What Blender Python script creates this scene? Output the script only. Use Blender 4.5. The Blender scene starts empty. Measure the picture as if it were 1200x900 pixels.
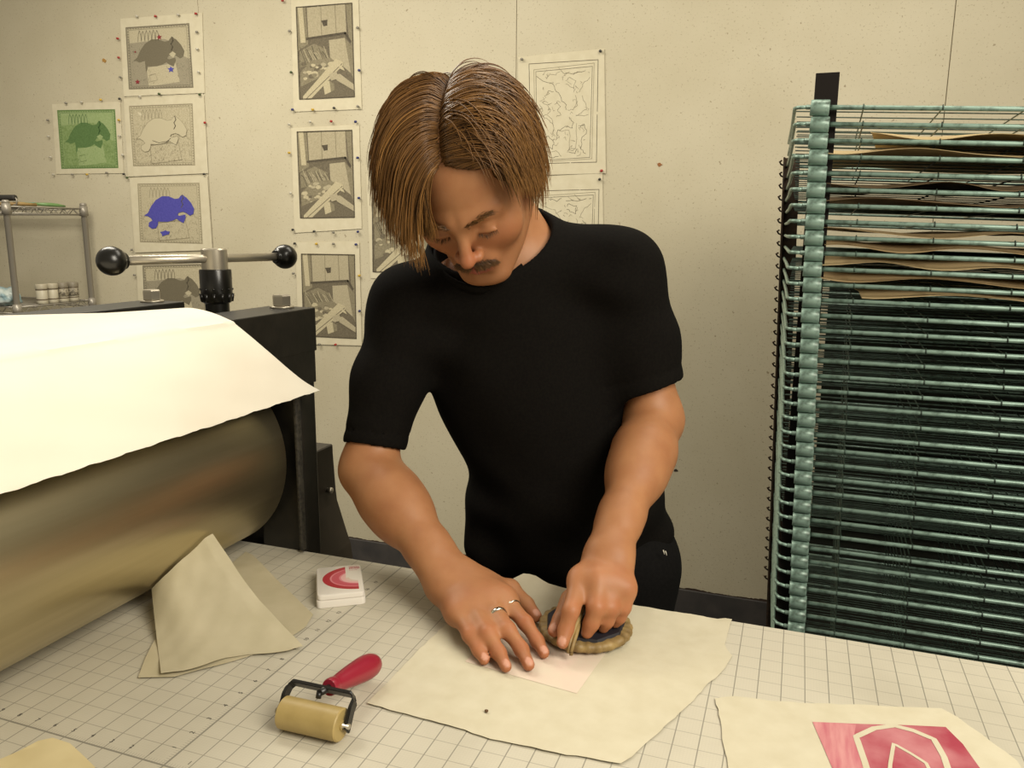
import bpy, bmesh, math, random
import numpy as np
from mathutils import Vector, Matrix
from mathutils.geometry import delaunay_2d_cdt
random.seed(7)
rng = np.random.default_rng(7)
PI = math.pi
SC = bpy.context.scene
COL = SC.collection
IN = 0.0254
BED = 0.90            # top of the press bed

# ------------------------------------------------------------------ camera geometry
F, YAW, PIT, ROL = 930., -.3435, .190, .007
CAM = np.array([21.45*IN, -24.9*IN, BED + 20.05*IN])
_cy, _sy = math.cos(YAW), math.sin(YAW)
_right = np.array([_cy, -_sy, 0]); _f0 = np.array([_sy, _cy, 0]); _u0 = np.array([0, 0, 1.])
FW = _f0*math.cos(PIT) - _u0*math.sin(PIT)
_up = _u0*math.cos(PIT) + _f0*math.sin(PIT)
RT = _right*math.cos(ROL) + _up*math.sin(ROL)
UP = _up*math.cos(ROL) - _right*math.sin(ROL)
def ray(x, y): return FW + RT*(x-600)/F - UP*(y-450)/F
def atz(x, y, z=BED):
    d = ray(x, y); return CAM + d*((z-CAM[2])/d[2])
def aty(x, y, Y):
    d = ray(x, y); return CAM + d*((Y-CAM[1])/d[1])
def atx(x, y, X):
    d = ray(x, y); return CAM + d*((X-CAM[0])/d[0])
def atd(x, y, D): return CAM + ray(x, y)*D

# ------------------------------------------------------------------ materials
def lin(c):
    if isinstance(c, str):
        c = [int(c[i:i+2], 16)/255 for i in (0, 2, 4)]
    return tuple((v/12.92 if v <= .04045 else ((v+.055)/1.055)**2.4) for v in c[:3]) + (1,)
MATS = {}
def mat(name, col, rough=.6, metal=0., noise=None, bump=None, spec=.5, sheen=0, coat=0, trans=0, sss=0, coord='Object'):
    """noise=(colour2, scale, lo, hi[,stretch])  bump=(scale, strength, distance)"""
    if name in MATS: return MATS[name]
    m = bpy.data.materials.new(name); m.use_nodes = True
    nt = m.node_tree; n = nt.nodes; L = nt.links
    b = n['Principled BSDF']
    b.inputs['Base Color'].default_value = lin(col)
    b.inputs['Roughness'].default_value = rough
    b.inputs['Metallic'].default_value = metal
    b.inputs['Specular IOR Level'].default_value = spec
    b.inputs['Sheen Weight'].default_value = sheen
    b.inputs['Coat Weight'].default_value = coat
    b.inputs['Transmission Weight'].default_value = trans
    if sss:
        b.inputs['Subsurface Weight'].default_value = sss
        b.inputs['Subsurface Radius'].default_value = (.008, .003, .0015)
        b.inputs['Subsurface Scale'].default_value = 1.0
    tc = n.new('ShaderNodeTexCoord')
    if noise:
        c2, sc, lo, hi = noise[:4]
        nz = n.new('ShaderNodeTexNoise'); nz.inputs['Scale'].default_value = sc
        nz.inputs['Detail'].default_value = 5
        src = tc.outputs[coord]
        if len(noise) > 4:
            mp = n.new('ShaderNodeMapping'); mp.inputs['Scale'].default_value = noise[4]
            L.new(src, mp.inputs['Vector']); src = mp.outputs['Vector']
        L.new(src, nz.inputs['Vector'])
        mr = n.new('ShaderNodeMapRange'); mr.inputs['From Min'].default_value = lo; mr.inputs['From Max'].default_value = hi
        L.new(nz.outputs['Fac'], mr.inputs['Value'])
        mx = n.new('ShaderNodeMix'); mx.data_type = 'RGBA'
        mx.inputs['A'].default_value = lin(col); mx.inputs['B'].default_value = lin(c2)
        L.new(mr.outputs['Result'], mx.inputs['Factor'])
        L.new(mx.outputs['Result'], b.inputs['Base Color'])
    if bump:
        nz = n.new('ShaderNodeTexNoise'); nz.inputs['Scale'].default_value = bump[0]; nz.inputs['Detail'].default_value = 4
        L.new(tc.outputs[coord], nz.inputs['Vector'])
        bp = n.new('ShaderNodeBump'); bp.inputs['Strength'].default_value = bump[1]; bp.inputs['Distance'].default_value = bump[2]
        L.new(nz.outputs['Fac'], bp.inputs['Height']); L.new(bp.outputs['Normal'], b.inputs['Normal'])
    MATS[name] = m
    return m
def nodes_of(m): return m.node_tree.nodes, m.node_tree.links, m.node_tree.nodes['Principled BSDF']

# ------------------------------------------------------------------ object helpers
def link_mesh(name, me, m=None, parent=None, smooth=True):
    o = bpy.data.objects.new(name, me); COL.objects.link(o)
    if m is not None:
        for q in (m if isinstance(m, (list, tuple)) else [m]): me.materials.append(q)
    if smooth and len(me.polygons): me.polygons.foreach_set('use_smooth', [True]*len(me.polygons))
    if parent is not None:
        o.parent = parent
        o.matrix_parent_inverse = parent.matrix_world.inverted() if False else Matrix.Translation(-parent.location)
    return o
def pyd(name, vs, fs, m=None, parent=None, smooth=True):
    me = bpy.data.meshes.new(name); me.from_pydata([tuple(map(float, v)) for v in vs], [], [tuple(map(int, f)) for f in fs]); me.update()
    return link_mesh(name, me, m, parent, smooth)
def bmo(name, bm, m=None, parent=None, smooth=False):
    me = bpy.data.meshes.new(name); bmesh.ops.recalc_face_normals(bm, faces=bm.faces[:]); bm.to_mesh(me); bm.free()
    return link_mesh(name, me, m, parent, smooth)
def tag(o, label=None, cat=None, group=None, kind=None):
    if label: o['label'] = label
    if cat: o['category'] = cat
    if group: o['group'] = group
    if kind: o['kind'] = kind
    return o
def thing(name, label, cat, loc=(0, 0, 0), group=None):
    o = bpy.data.objects.new(name, None); COL.objects.link(o)
    o.location = loc; o.empty_display_size = .02
    return tag(o, label, cat, group)
def autosmooth(o, ang=40):
    me = o.data
    me.polygons.foreach_set('use_smooth', [True]*len(me.polygons))
    try: me.set_sharp_from_angle(angle=math.radians(ang))
    except Exception: pass
    return o
def box(bm, lo, hi, bevel=0, mi=0, seg=2):
    g = bmesh.ops.create_cube(bm, size=1); vs = g['verts']
    lo = Vector(lo); hi = Vector(hi)
    for v in vs: v.co = Vector((lo[i]+(v.co[i]+.5)*(hi[i]-lo[i]) for i in range(3)))
    fs = list({f for v in vs for f in v.link_faces})
    for f in fs: f.material_index = mi
    if bevel:
        es = list({e for v in vs for e in v.link_edges})
        r = bmesh.ops.bevel(bm, geom=es, offset=bevel, segments=seg, affect='EDGES', profile=.5)
        for f in r['faces']: f.material_index = mi
def frame_of(d):
    d = Vector(d).normalized()
    a = Vector((0, 0, 1)) if abs(d.z) < .9 else Vector((1, 0, 0))
    u = d.cross(a).normalized(); v = d.cross(u).normalized()
    return d, u, v
def tube(bm, pts, r, n=10, cap=True, mi=0):
    pts = [Vector(p) for p in pts]; rs = r if hasattr(r, '__len__') else [r]*len(pts)
    rings = []; u = None
    for i, p in enumerate(pts):
        d = (pts[min(i+1, len(pts)-1)]-pts[max(i-1, 0)]).normalized()
        if u is None: _, u, v = frame_of(d)
        else:
            u = (u - d*u.dot(d)).normalized(); v = d.cross(u).normalized()
        if i == 0: v = d.cross(u).normalized()
        rings.append([bm.verts.new(p + (u*math.cos(2*PI*k/n)+v*math.sin(2*PI*k/n))*rs[i]) for k in range(n)])
    for a, b in zip(rings, rings[1:]):
        for k in range(n):
            f = bm.faces.new((a[k], a[(k+1) % n], b[(k+1) % n], b[k])); f.material_index = mi; f.smooth = True
    if cap:
        for q in (rings[0][::-1], rings[-1]):
            f = bm.faces.new(q); f.material_index = mi
def lathe(bm, prof, origin, axis=(0, 0, 1), n=32, mi=0):
    """prof: list of (radius, height) along axis"""
    d, u, v = frame_of(axis); o = Vector(origin); rings = []
    for r, h in prof:
        if r < 1e-6: rings.append([bm.verts.new(o+d*h)])
        else: rings.append([bm.verts.new(o+d*h+(u*math.cos(2*PI*k/n)+v*math.sin(2*PI*k/n))*r) for k in range(n)])
    for a, b in zip(rings, rings[1:]):
        if len(a) == 1 and len(b) == 1: continue
        for k in range(n):
            k2 = (k+1) % n
            if len(a) == 1: q = (a[0], b[k2], b[k])
            elif len(b) == 1: q = (a[k], a[k2], b[0])
            else: q = (a[k], a[k2], b[k2], b[k])
            f = bm.faces.new(q); f.material_index = mi; f.smooth = True
    for q in (rings[0], rings[-1]):
        if len(q) > 1:
            f = bm.faces.new(q); f.material_index = mi
def solid(o, th, off=1):
    md = o.modifiers.new('thickness', 'SOLIDIFY'); md.thickness = th; md.offset = off
    es = o.modifiers.new('crisp_edges', 'EDGE_SPLIT'); es.split_angle = math.radians(60)
def dup(o, parent=None):
    c = o.copy(); COL.objects.link(c)
    if parent is not None: c.parent = parent
    return c
def poly_in(p, poly):
    x, y = p; c = False; j = len(poly)-1
    for i in range(len(poly)):
        xi, yi = poly[i]; xj, yj = poly[j]
        if (yi > y) != (yj > y) and x < (xj-xi)*(y-yi)/(yj-yi)+xi: c = not c
        j = i
    return c
def refine(pts, step, jag=0.):
    out = []
    for a, b in zip(pts, pts[1:]+pts[:1]):
        a = np.array(a); b = np.array(b); L = np.linalg.norm(b-a); n = max(1, int(L/step))
        for k in range(n):
            p = a+(b-a)*k/n
            if jag and k: p = p+rng.normal(0, jag, len(p))
            out.append(p)
    return out
def sheet(name, outline, zf, m, parent=None, step=.012, jag=0., thick=.0005):
    """a sheet of paper: outline in world xy, height zf(x,y)"""
    ol = refine([np.array(p[:2]) for p in outline], step, jag)
    xs = [p[0] for p in ol]; ys = [p[1] for p in ol]
    pts = [Vector((p[0], p[1])) for p in ol]; nb = len(pts)
    pl = [(p[0], p[1]) for p in ol]
    x = min(xs)
    while x < max(xs):
        y = min(ys)
        while y < max(ys):
            q = (x+random.uniform(-.1, .1)*step, y+random.uniform(-.1, .1)*step)
            if poly_in(q, pl) and min((q[0]-a[0])**2+(q[1]-a[1])**2 for a in pl) > (step*.45)**2: pts.append(Vector(q))
            y += step
        x += step
    r = delaunay_2d_cdt(pts, [], [list(range(nb))], 1, 1e-6)
    vs = [(v.x, v.y, zf(v.x, v.y)) for v in r[0]]
    o = pyd(name, vs, [f for f in r[2]], m, parent)
    solid(o, thick, 1)
    return o
def vnoise(x, y, s=1., seed=0):
    return (math.sin(x*s*1.3+seed)*math.cos(y*s*1.7+seed*2.1)+.5*math.sin(x*s*2.9+y*s*2.3+seed*3.7)+.3*math.cos(x*s*4.7-y*s*5.3+seed))/1.8

# ------------------------------------------------------------------ SDF modelling
def _dot(a, b): return (a*b).sum(-1)
def cone(a, b, ra, rb):
    a = np.array(a, np.float32); b = np.array(b, np.float32)
    def f(p):
        d = b-a; t = np.clip(((p-a)@d)/max(1e-9, float(d@d)), 0, 1)
        q = p-a-t[:, None]*d
        return np.sqrt((q*q).sum(1))-(ra+(rb-ra)*t)
    return f
def ball(c, r):
    c = np.array(c, np.float32)
    def f(p):
        q = p-c; return np.sqrt((q*q).sum(1))-r
    return f
def ell(c, r, R=None):
    c = np.array(c, np.float32); r = np.array(r, np.float32)
    RR = None if R is None else np.array(R, np.float32)
    def f(p):
        q = p-c
        if RR is not None: q = q@RR          # columns of R are the local axes
        k0 = np.sqrt(((q/r)**2).sum(1)); k1 = np.sqrt(((q/(r*r))**2).sum(1))
        return k0*(k0-1)/np.maximum(k1, 1e-6)
    return f
def plane(pt, nrm):
    pt = np.array(pt, np.float32); nrm = np.array(nrm, np.float32); nrm = nrm/np.linalg.norm(nrm)
    return lambda p: (p-pt)@nrm
def smin(a, b, k):
    if k <= 0: return np.minimum(a, b)
    h = np.maximum(k-np.abs(a-b), 0)/k
    return np.minimum(a, b)-h*h*k*.25
def smax(a, b, k): return -smin(-a, -b, k)
def combine(ops):
    """ops: list of (mode, fn, k) - 'u' union, 's' subtract, 'i' intersect"""
    def f(p):
        d = None
        for mode, fn, k in ops:
            v = fn(p)
            if d is None: d = v
            elif mode == 'u': d = smin(d, v, k)
            elif mode == 's': d = smax(d, -v, k)
            else: d = smax(d, v, k)
        return d
    return f
def local(fn, M, o):
    """fn in a local frame: columns of M are local axes in world, o origin"""
    M = np.array(M, np.float32); o = np.array(o, np.float32)
    return lambda p: fn((p-o)@M)
def mesh_sdf(fn, lo, hi, h, B=12):
    lo = np.array(lo, float); hi = np.array(hi, float)
    nb = np.ceil((hi-lo)/(h*B)).astype(int); N = nb*B
    V = np.ones(tuple(N), np.float32)
    bi = np.stack(np.meshgrid(*[np.arange(k) for k in nb], indexing='ij'), -1).reshape(-1, 3)
    cen = lo+(bi*B+(B-1)/2)*h
    dc = np.concatenate([fn(c.astype(np.float32)) for c in np.array_split(cen, max(1, len(cen)//40000))])
    reach = B*h*.87*1.25+.004
    loc = np.stack(np.meshgrid(*[np.arange(B)]*3, indexing='ij'), -1).reshape(-1, 3)
    act = np.where(np.abs(dc) < reach)[0]
    for i in np.where(dc <= -reach)[0]:
        a = bi[i]*B; V[a[0]:a[0]+B, a[1]:a[1]+B, a[2]:a[2]+B] = -1
    for ch in np.array_split(act, max(1, len(act)//60)):
        P = (lo+(bi[ch][:, None, :]*B+loc[None])*h).reshape(-1, 3).astype(np.float32)
        v = fn(P).reshape(len(ch), B, B, B)
        for j, i in enumerate(ch):
            a = bi[i]*B; V[a[0]:a[0]+B, a[1]:a[1]+B, a[2]:a[2]+B] = v[j]
    return surface_nets(V, lo, h)
def surface_nets(V, lo, h):
    S = V < 0
    c = np.zeros(tuple(np.array(V.shape)-1), np.int8)
    sl = lambda A, o: A[o[0]:A.shape[0]-1+o[0], o[1]:A.shape[1]-1+o[1], o[2]:A.shape[2]-1+o[2]]
    cor = [(i, j, k) for i in (0, 1) for j in (0, 1) for k in (0, 1)]
    for o in cor: c += sl(S, o)
    act = (c > 0) & (c < 8)
    ids = np.full(c.shape, -1, np.int64); ci = np.argwhere(act); ids[act] = np.arange(len(ci))
    acc = np.zeros((len(ci), 3)); cnt = np.zeros(len(ci))
    for a in cor:
        for ax in range(3):
            if a[ax]: continue
            b = list(a); b[ax] = 1
            va = V[ci[:, 0]+a[0], ci[:, 1]+a[1], ci[:, 2]+a[2]]; vb = V[ci[:, 0]+b[0], ci[:, 1]+b[1], ci[:, 2]+b[2]]
            m = (va < 0) != (vb < 0)
            t = np.where(m, va/np.where(m, va-vb, 1), 0)
            p = np.array(a, float)[None]+np.zeros((len(ci), 3)); p[:, ax] = t
            acc[m] += p[m]; cnt[m] += 1
    vs = lo+(ci+acc/cnt[:, None])*h
    faces = []
    for ax in range(3):
        o1 = [0, 0, 0]; o1[ax] = 1
        A = S[:-1, :, :] if ax == 0 else S[:, :-1, :] if ax == 1 else S[:, :, :-1]
        Bb = S[1:, :, :] if ax == 0 else S[:, 1:, :] if ax == 1 else S[:, :, 1:]
        e = np.argwhere(A != Bb)
        u, w = [(1, 2), (2, 0), (0, 1)][ax]
        ok = (e[:, u] > 0) & (e[:, w] > 0) & (e[:, u] < ids.shape[u]) & (e[:, w] < ids.shape[w])
        e = e[ok]
        q = []
        for du, dw in ((-1, -1), (0, -1), (0, 0), (-1, 0)):
            k = e.copy(); k[:, u] += du; k[:, w] += dw
            q.append(ids[k[:, 0], k[:, 1], k[:, 2]])
        q = np.stack(q, 1)
        fl = A[e[:, 0], e[:, 1], e[:, 2]]
        q[~fl] = q[~fl][:, ::-1]
        faces.append(q[(q >= 0).all(1)])
    return vs, np.concatenate(faces)
def np_mesh(name, vs, fs, m=None, parent=None, relax=1):
    vs = np.asarray(vs, np.float64); fs = np.asarray(fs)
    if relax:
        e = np.concatenate([fs[:, [i, (i+1) % 4]] for i in range(4)])
        for _ in range(relax):
            s = np.zeros_like(vs); n = np.zeros(len(vs))
            np.add.at(s, e[:, 0], vs[e[:, 1]]); np.add.at(n, e[:, 0], 1)
            vs = vs*.5+.5*s/np.maximum(n, 1)[:, None]
    me = bpy.data.meshes.new(name)
    me.vertices.add(len(vs)); me.vertices.foreach_set('co', vs.astype(np.float32).ravel())
    me.loops.add(fs.size); me.loops.foreach_set('vertex_index', fs.astype(np.int32).ravel())
    k = fs.shape[1]
    me.polygons.add(len(fs)); me.polygons.foreach_set('loop_start', np.arange(0, fs.size, k, dtype=np.int32))
    me.polygons.foreach_set('loop_total', np.full(len(fs), k, np.int32))
    me.update(calc_edges=True); me.validate()
    return link_mesh(name, me, m, parent, True), vs
def attr(o, name, vals):
    a = o.data.attributes.new(name, 'FLOAT', 'POINT'); a.data.foreach_set('value', np.asarray(vals, np.float32))

# ================================================================== SETTING
WY = 2.20
wallm = mat('painted_wall', 'cdc5ab', .55, noise=('c3ba9e', 3.0, .35, .75), bump=(60, .12, .004))
# paint specks and ink dirt on the wall
n, L, b = nodes_of(wallm)
tc = n.new('ShaderNodeTexCoord')
prev = b.inputs['Base Color'].links[0].from_socket
for sc, th, col, st in ((95, .685, 'a3977b', 1), (40, .725, '9c8f74', 1), (150, .64, 'b3a88c', 1)):
    nz = n.new('ShaderNodeTexNoise'); nz.inputs['Scale'].default_value = sc; nz.inputs['Detail'].default_value = 2
    L.new(tc.outputs['Object'], nz.inputs['Vector'])
    mr = n.new('ShaderNodeMapRange'); mr.inputs['From Min'].default_value = th; mr.inputs['From Max'].default_value = th+.03
    L.new(nz.outputs['Fac'], mr.inputs['Value'])
    mx = n.new('ShaderNodeMix'); mx.data_type = 'RGBA'; mx.inputs['B'].default_value = lin(col)
    L.new(prev, mx.inputs['A']); L.new(mr.outputs['Result'], mx.inputs['Factor']); prev = mx.outputs['Result']
L.new(prev, b.inputs['Base Color'])
bm = bmesh.new()
box(bm, (-8.0, WY+.004, 0), (5.5, WY+.05, 3.2), mi=1)
seams = [-8.0, -6.0, -4.6, -3.23, -1.842, -.461, .928, 2.31, 3.7, 5.5]
for a, c in zip(seams, seams[1:]):
    box(bm, (a+.0011, WY, .085), (c-.0011, WY+.012, 3.2), bevel=.0008)
tag(bmo('wall_back', bm, [wallm, mat('wall_gap', '7a705a', .9)]), kind='structure')
basem = mat('grey_base', '4e4a47', .55, noise=('3c3a3a', 12, .3, .7))
bm = bmesh.new(); box(bm, (-8.0, WY-.008, 0), (5.5, WY+.001, .098), bevel=.003)
tag(bmo('baseboard_back', bm, basem), kind='structure')
# ragged, ink-stained lower edge of the wall panels
bm = bmesh.new()
x = -2.2; top = []
while x < .75:
    top.append((x, .098+.002+.006*abs(vnoise(x*13, 0, 1, 3))**2+.003*random.random())); x += .006
vs = [bm.verts.new((a, WY-.0012, z)) for a, z in top]; v2 = [bm.verts.new((a, WY-.0012, .094)) for a, z in top]
for i in range(len(vs)-1): bm.faces.new((vs[i], v2[i], v2[i+1], vs[i+1]))
tag(bmo('trim_1', bm, mat('frayed_edge', '3e3026', .9)), kind='structure')
bm = bmesh.new(); box(bm, (-8.0, -3.5, -.05), (5.5, WY+.05, 0))
tag(bmo('floor', bm, mat('floor_concrete', '5b564e', .5, noise=('4a4640', 4, .3, .7))), kind='structure')

# ================================================================== PRINTS ON THE WALL
paperm = mat('print_paper', 'd9d1b6', .85, noise=('cfc6a9', 30, .3, .8))
ink = lambda name, c, c2, sc=260, st=(1, 1, 1): mat(name, c, .8, noise=(c2, sc, .38, .62, st))
M_tone = ink('ink_grey_tone', '8d8671', 'a89f87', 320)
M_dark = ink('ink_dark_grey', '69624f', '7d755f', 320)
M_pale = ink('ink_pale_tone', 'c9c0a2', 'b0a689', 350)
M_line = mat('ink_line', '5d5645', .8)
M_lite = mat('ink_soft_line', '8f866e', .8)
M_green = ink('ink_green', '7b9358', '8da36a', 120)
M_dgreen = ink('ink_dark_green', '55743f', '607f4a', 200)
M_lgreen = ink('ink_light_green', 'a0b27e', '93a86f', 200)
M_dline = mat('ink_green_line', '3d5f30', .8)
M_blue = ink('ink_blue', '4a49a4', '5350ac', 120)
M_red = mat('ink_red_dot', '8d2f35', .8)
M_e = [ink('etch_%s' % k, a, b2, 200) for k, a, b2 in (('black', '4b4436', '5d5545'), ('dark', '655d4b', '776e5a'), ('mid', '81795f', '918870'), ('light', 'a99f83', 'b7ad90'), ('bright', 'c6bc9c', 'b9ae8d'))]

class Print:
    """a sheet on the wall with an inked image; the image is drawn in (u,v) of its own quad, v down"""
    def __init__(s, name, label, sheet_px, img_px, layer, group=None, paper=None):
        s.Y = WY-.0012-.0012*layer
        c = [aty(*p, s.Y) for p in sheet_px]
        bm = bmesh.new(); k = 10; g = []
        for j in range(k+1):
            row = []
            for i in range(k+1):
                u, v = i/k, j/k
                p = (c[0]*(1-u)+c[1]*u)*(1-v)+(c[3]*(1-u)+c[2]*u)*v
                bow = .0009*vnoise(p[0]*30, p[2]*30, 1, layer)
                row.append(bm.verts.new((p[0], s.Y+(bow if 0 < i < k and 0 < j < k else 0)*.3, p[2])))
            g.append(row)
        for j in range(k):
            for i in range(k): bm.faces.new((g[j][i], g[j+1][i], g[j+1][i+1], g[j][i+1]))
        s.o = bmo(name, bm, paper or paperm, smooth=True)
        solid(s.o, .0004, -1) 
        tag(s.o, label, 'print', group)
        s.q = [aty(*p, s.Y) for p in img_px]; s.px = img_px
        s.bm = bmesh.new(); s.mats = []; s.lay = 0
    def uv(s, u, v):
        c = s.q; return (c[0]*(1-u)+c[1]*u)*(1-v)+(c[3]*(1-u)+c[2]*u)*v
    def mi(s, m):
        if m not in s.mats: s.mats.append(m)
        return s.mats.index(m)
    def poly(s, pts, m):
        s.lay += 1; y = s.Y-.00055-.00004*s.lay
        vs = [s.bm.verts.new((p[0], y, p[2])) for p in (s.uv(*q) for q in pts)]
        r = bmesh.ops.triangle_fill(s.bm, edges=[s.bm.edges.new((vs[i], vs[(i+1) % len(vs)])) for i in range(len(vs))], use_beauty=True)
        for f in r['geom']:
            if isinstance(f, bmesh.types.BMFace): f.material_index = s.mi(m)
    def line(s, pts, w, m, closed=False):
        s.lay += .2; y = s.Y-.00055-.00004*s.lay; k = s.mi(m)
        P = [Vector((p[0], p[2])) for p in (s.uv(*q) for q in pts)]
        if closed: P.append(P[0])
        for a, b2 in zip(P, P[1:]):
            d = (b2-a)
            if d.length < 1e-6: continue
            nn = Vector((-d.y, d.x)).normalized()*w/2; e = d.normalized()*w*.3
            f = s.bm.faces.new([s.bm.verts.new((q.x, y, q.y)) for q in (a-e+nn, a-e-nn, b2+e-nn, b2+e+nn)]); f.material_index = k
    def done(s):
        me = bpy.data.meshes.new('printed_image')
        for f in s.bm.faces:
            if f.normal.y > 0: f.normal_flip()
        s.bm.to_mesh(me); s.bm.free()
        return link_mesh('printed_image', me, s.mats, s.o, smooth=False)
def uvs(pts, x0, y0, x1, y1): return [((x-x0)/(x1-x0), (y-y0)/(y1-y0)) for x, y in pts]
Q = (105, 126, 480, 478)
BODY = uvs([(140, 318), (165, 300), (185, 262), (215, 225), (255, 202), (295, 203), (330, 218), (355, 215), (366, 200), (378, 193), (388, 203), (400, 210), (425, 240), (442, 275), (435, 305), (415, 315), (395, 300), (375, 292), (350, 298), (342, 310), (352, 316), (388, 308), (390, 325), (375, 358), (350, 345), (335, 332), (310, 345), (280, 352), (240, 352), (225, 350), (222, 370), (210, 390), (185, 395), (165, 380), (168, 358), (190, 345), (180, 330), (160, 318)], *Q)
SPOT = uvs([(232, 412), (248, 410), (265, 402), (278, 408), (292, 408), (285, 425), (265, 430), (245, 438), (243, 426)], *Q)
BAND = [((365+dx-105)/375, (y-126)/352) for dx, y in ((10, 195), (16, 215), (4, 232), (12, 250), (2, 268))]
PAGE = [(.30, .66), (.75, .60), (.80, .90), (.32, .96)]
def arcs(P, m, w):
    for i in range(6):
        u = .19+i*.055; P.line([(u, .24), (u+.012, .12), (u+.03, .07+.01*(i % 2)), (u+.047, .13), (u+.055, .24)], w, m)
def border(P, m, w, n=22):
    for a, b2 in (((.012, .012), (.988, .012)), ((.988, .012), (.988, .988)), ((.988, .988), (.012, .988)), ((.012, .988), (.012, .012)),):
        P.line([a, b2], w, m)
    P.line([(.05, .05), (.95, .05), (.95, .95), (.05, .95)], w*.5, m, True)
    for i in range(n):
        t = .03+.94*i/n
        for q in ((t, .03), (t, .97), (.03, t), (.97, t)): P.line([q, (q[0]+.02, q[1]+.004)], w*.8, m)
def ticks(P, m, k, seed):
    r = random.Random(seed)
    for _ in range(k):
        u, v = r.uniform(.06, .94), r.uniform(.28, .93)
        if poly_in((u, v), BODY): continue
        P.line([(u, v), (u+r.uniform(-.012, .012), v+r.uniform(.008, .03))], .0012, m)
def star(P, u, v, r, m):
    P.poly([(u+math.sin(k*PI/5)*(r if k % 2 == 0 else r*.45), v-math.cos(k*PI/5)*(r if k % 2 == 0 else r*.45)) for k in range(10)], m)
FULL = [(0, 0), (1, 0), (1, 1), (0, 1)]

def animal(P, kind):
    if kind in ('grey', 'green'):
        bg, bd, lt, ln = (M_tone, M_dark, M_pale, M_line) if kind == 'grey' else (M_green, M_dgreen, M_lgreen, M_dline)
        P.poly(FULL, bg)
        P.poly([(.03, .03), (.97, .03), (.97, .55), (.88, .50), (.8, .3), (.6, .22), (.36, .24), (.05, .26)], lt)
        P.poly(PAGE, lt); P.poly(BODY, bd)
        P.poly([(.10, .60), (.28, .55), (.30, .95), (.08, .96)], bg)
        P.poly([(.66, .46), (.72, .42), (.77, .46), (.72, .52)], lt)
        arcs(P, ln, .0022); border(P, bd, .003); ticks(P, bd, 90, 4)
        P.line([(.34, .78), (.44, .76), (.46, .86), (.36, .88)], .0015, bg, True)
    else:
        P.poly(FULL, M_pale if kind == 'line' else M_pale)
        arcs(P, M_lite, .0022); border(P, M_lite, .003); ticks(P, M_lite, 260, 9)
        P.line(PAGE, .0014, M_lite, True)
        if kind == 'line':
            P.poly(BODY, mat('print_paper_b', 'c6bd9f', .85)); P.line(BODY, .0016, M_lite, True)
            P.line([(.35, .58), (.45, .62), (.58, .6), (.64, .55)], .0026, M_line)
        else:
            P.poly(BODY, M_blue); P.poly(SPOT, M_blue)
    P.line(BAND, .0042, M_line if kind != 'green' else M_dline)

a = Print('animal_print', 'print of a dark grey animal with red and blue stars, topmost on the left', [(141, 22), (237, 15), (240, 109), (145, 113)], [(147, 32), (222, 27), (227, 103), (151, 105)], 1, 'animal prints on the back wall')
animal(a, 'grey'); star(a, .53, .19, .045, M_red); star(a, .68, .70, .055, M_blue); star(a, .15, .88, .045, M_red); star(a, .14, .40, .02, M_red); a.done()
a = Print('animal_print', 'green tinted animal print, leftmost sheet pinned on the wall', [(61, 122), (141, 119), (145, 203), (66, 204)], [(67, 129), (135, 128), (139, 197), (72, 198)], 1, 'animal prints on the back wall')
animal(a, 'green'); a.done()
a = Print('animal_print', 'pale outline-only animal print, right of the green one', [(145, 116), (239, 111), (244, 203), (150, 207)], [(151, 124), (226, 121), (229, 194), (156, 195)], 2, 'animal prints on the back wall')
animal(a, 'line'); a.done()
a = Print('animal_print', 'animal print with a solid blue body, above the press handle', [(152, 209), (243, 206), (249, 293), (158, 296)], [(161, 215), (234, 214), (238, 286), (164, 284)], 3, 'animal prints on the back wall')
animal(a, 'blue'); a.done()
a = Print('animal_print', 'grey animal print partly hidden behind the press spindle', [(159, 298), (243, 297), (249, 392), (164, 392)], [(167, 311), (240, 309), (245, 382), (170, 382)], 4, 'animal prints on the back wall')
animal(a, 'grey'); a.done()

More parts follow.
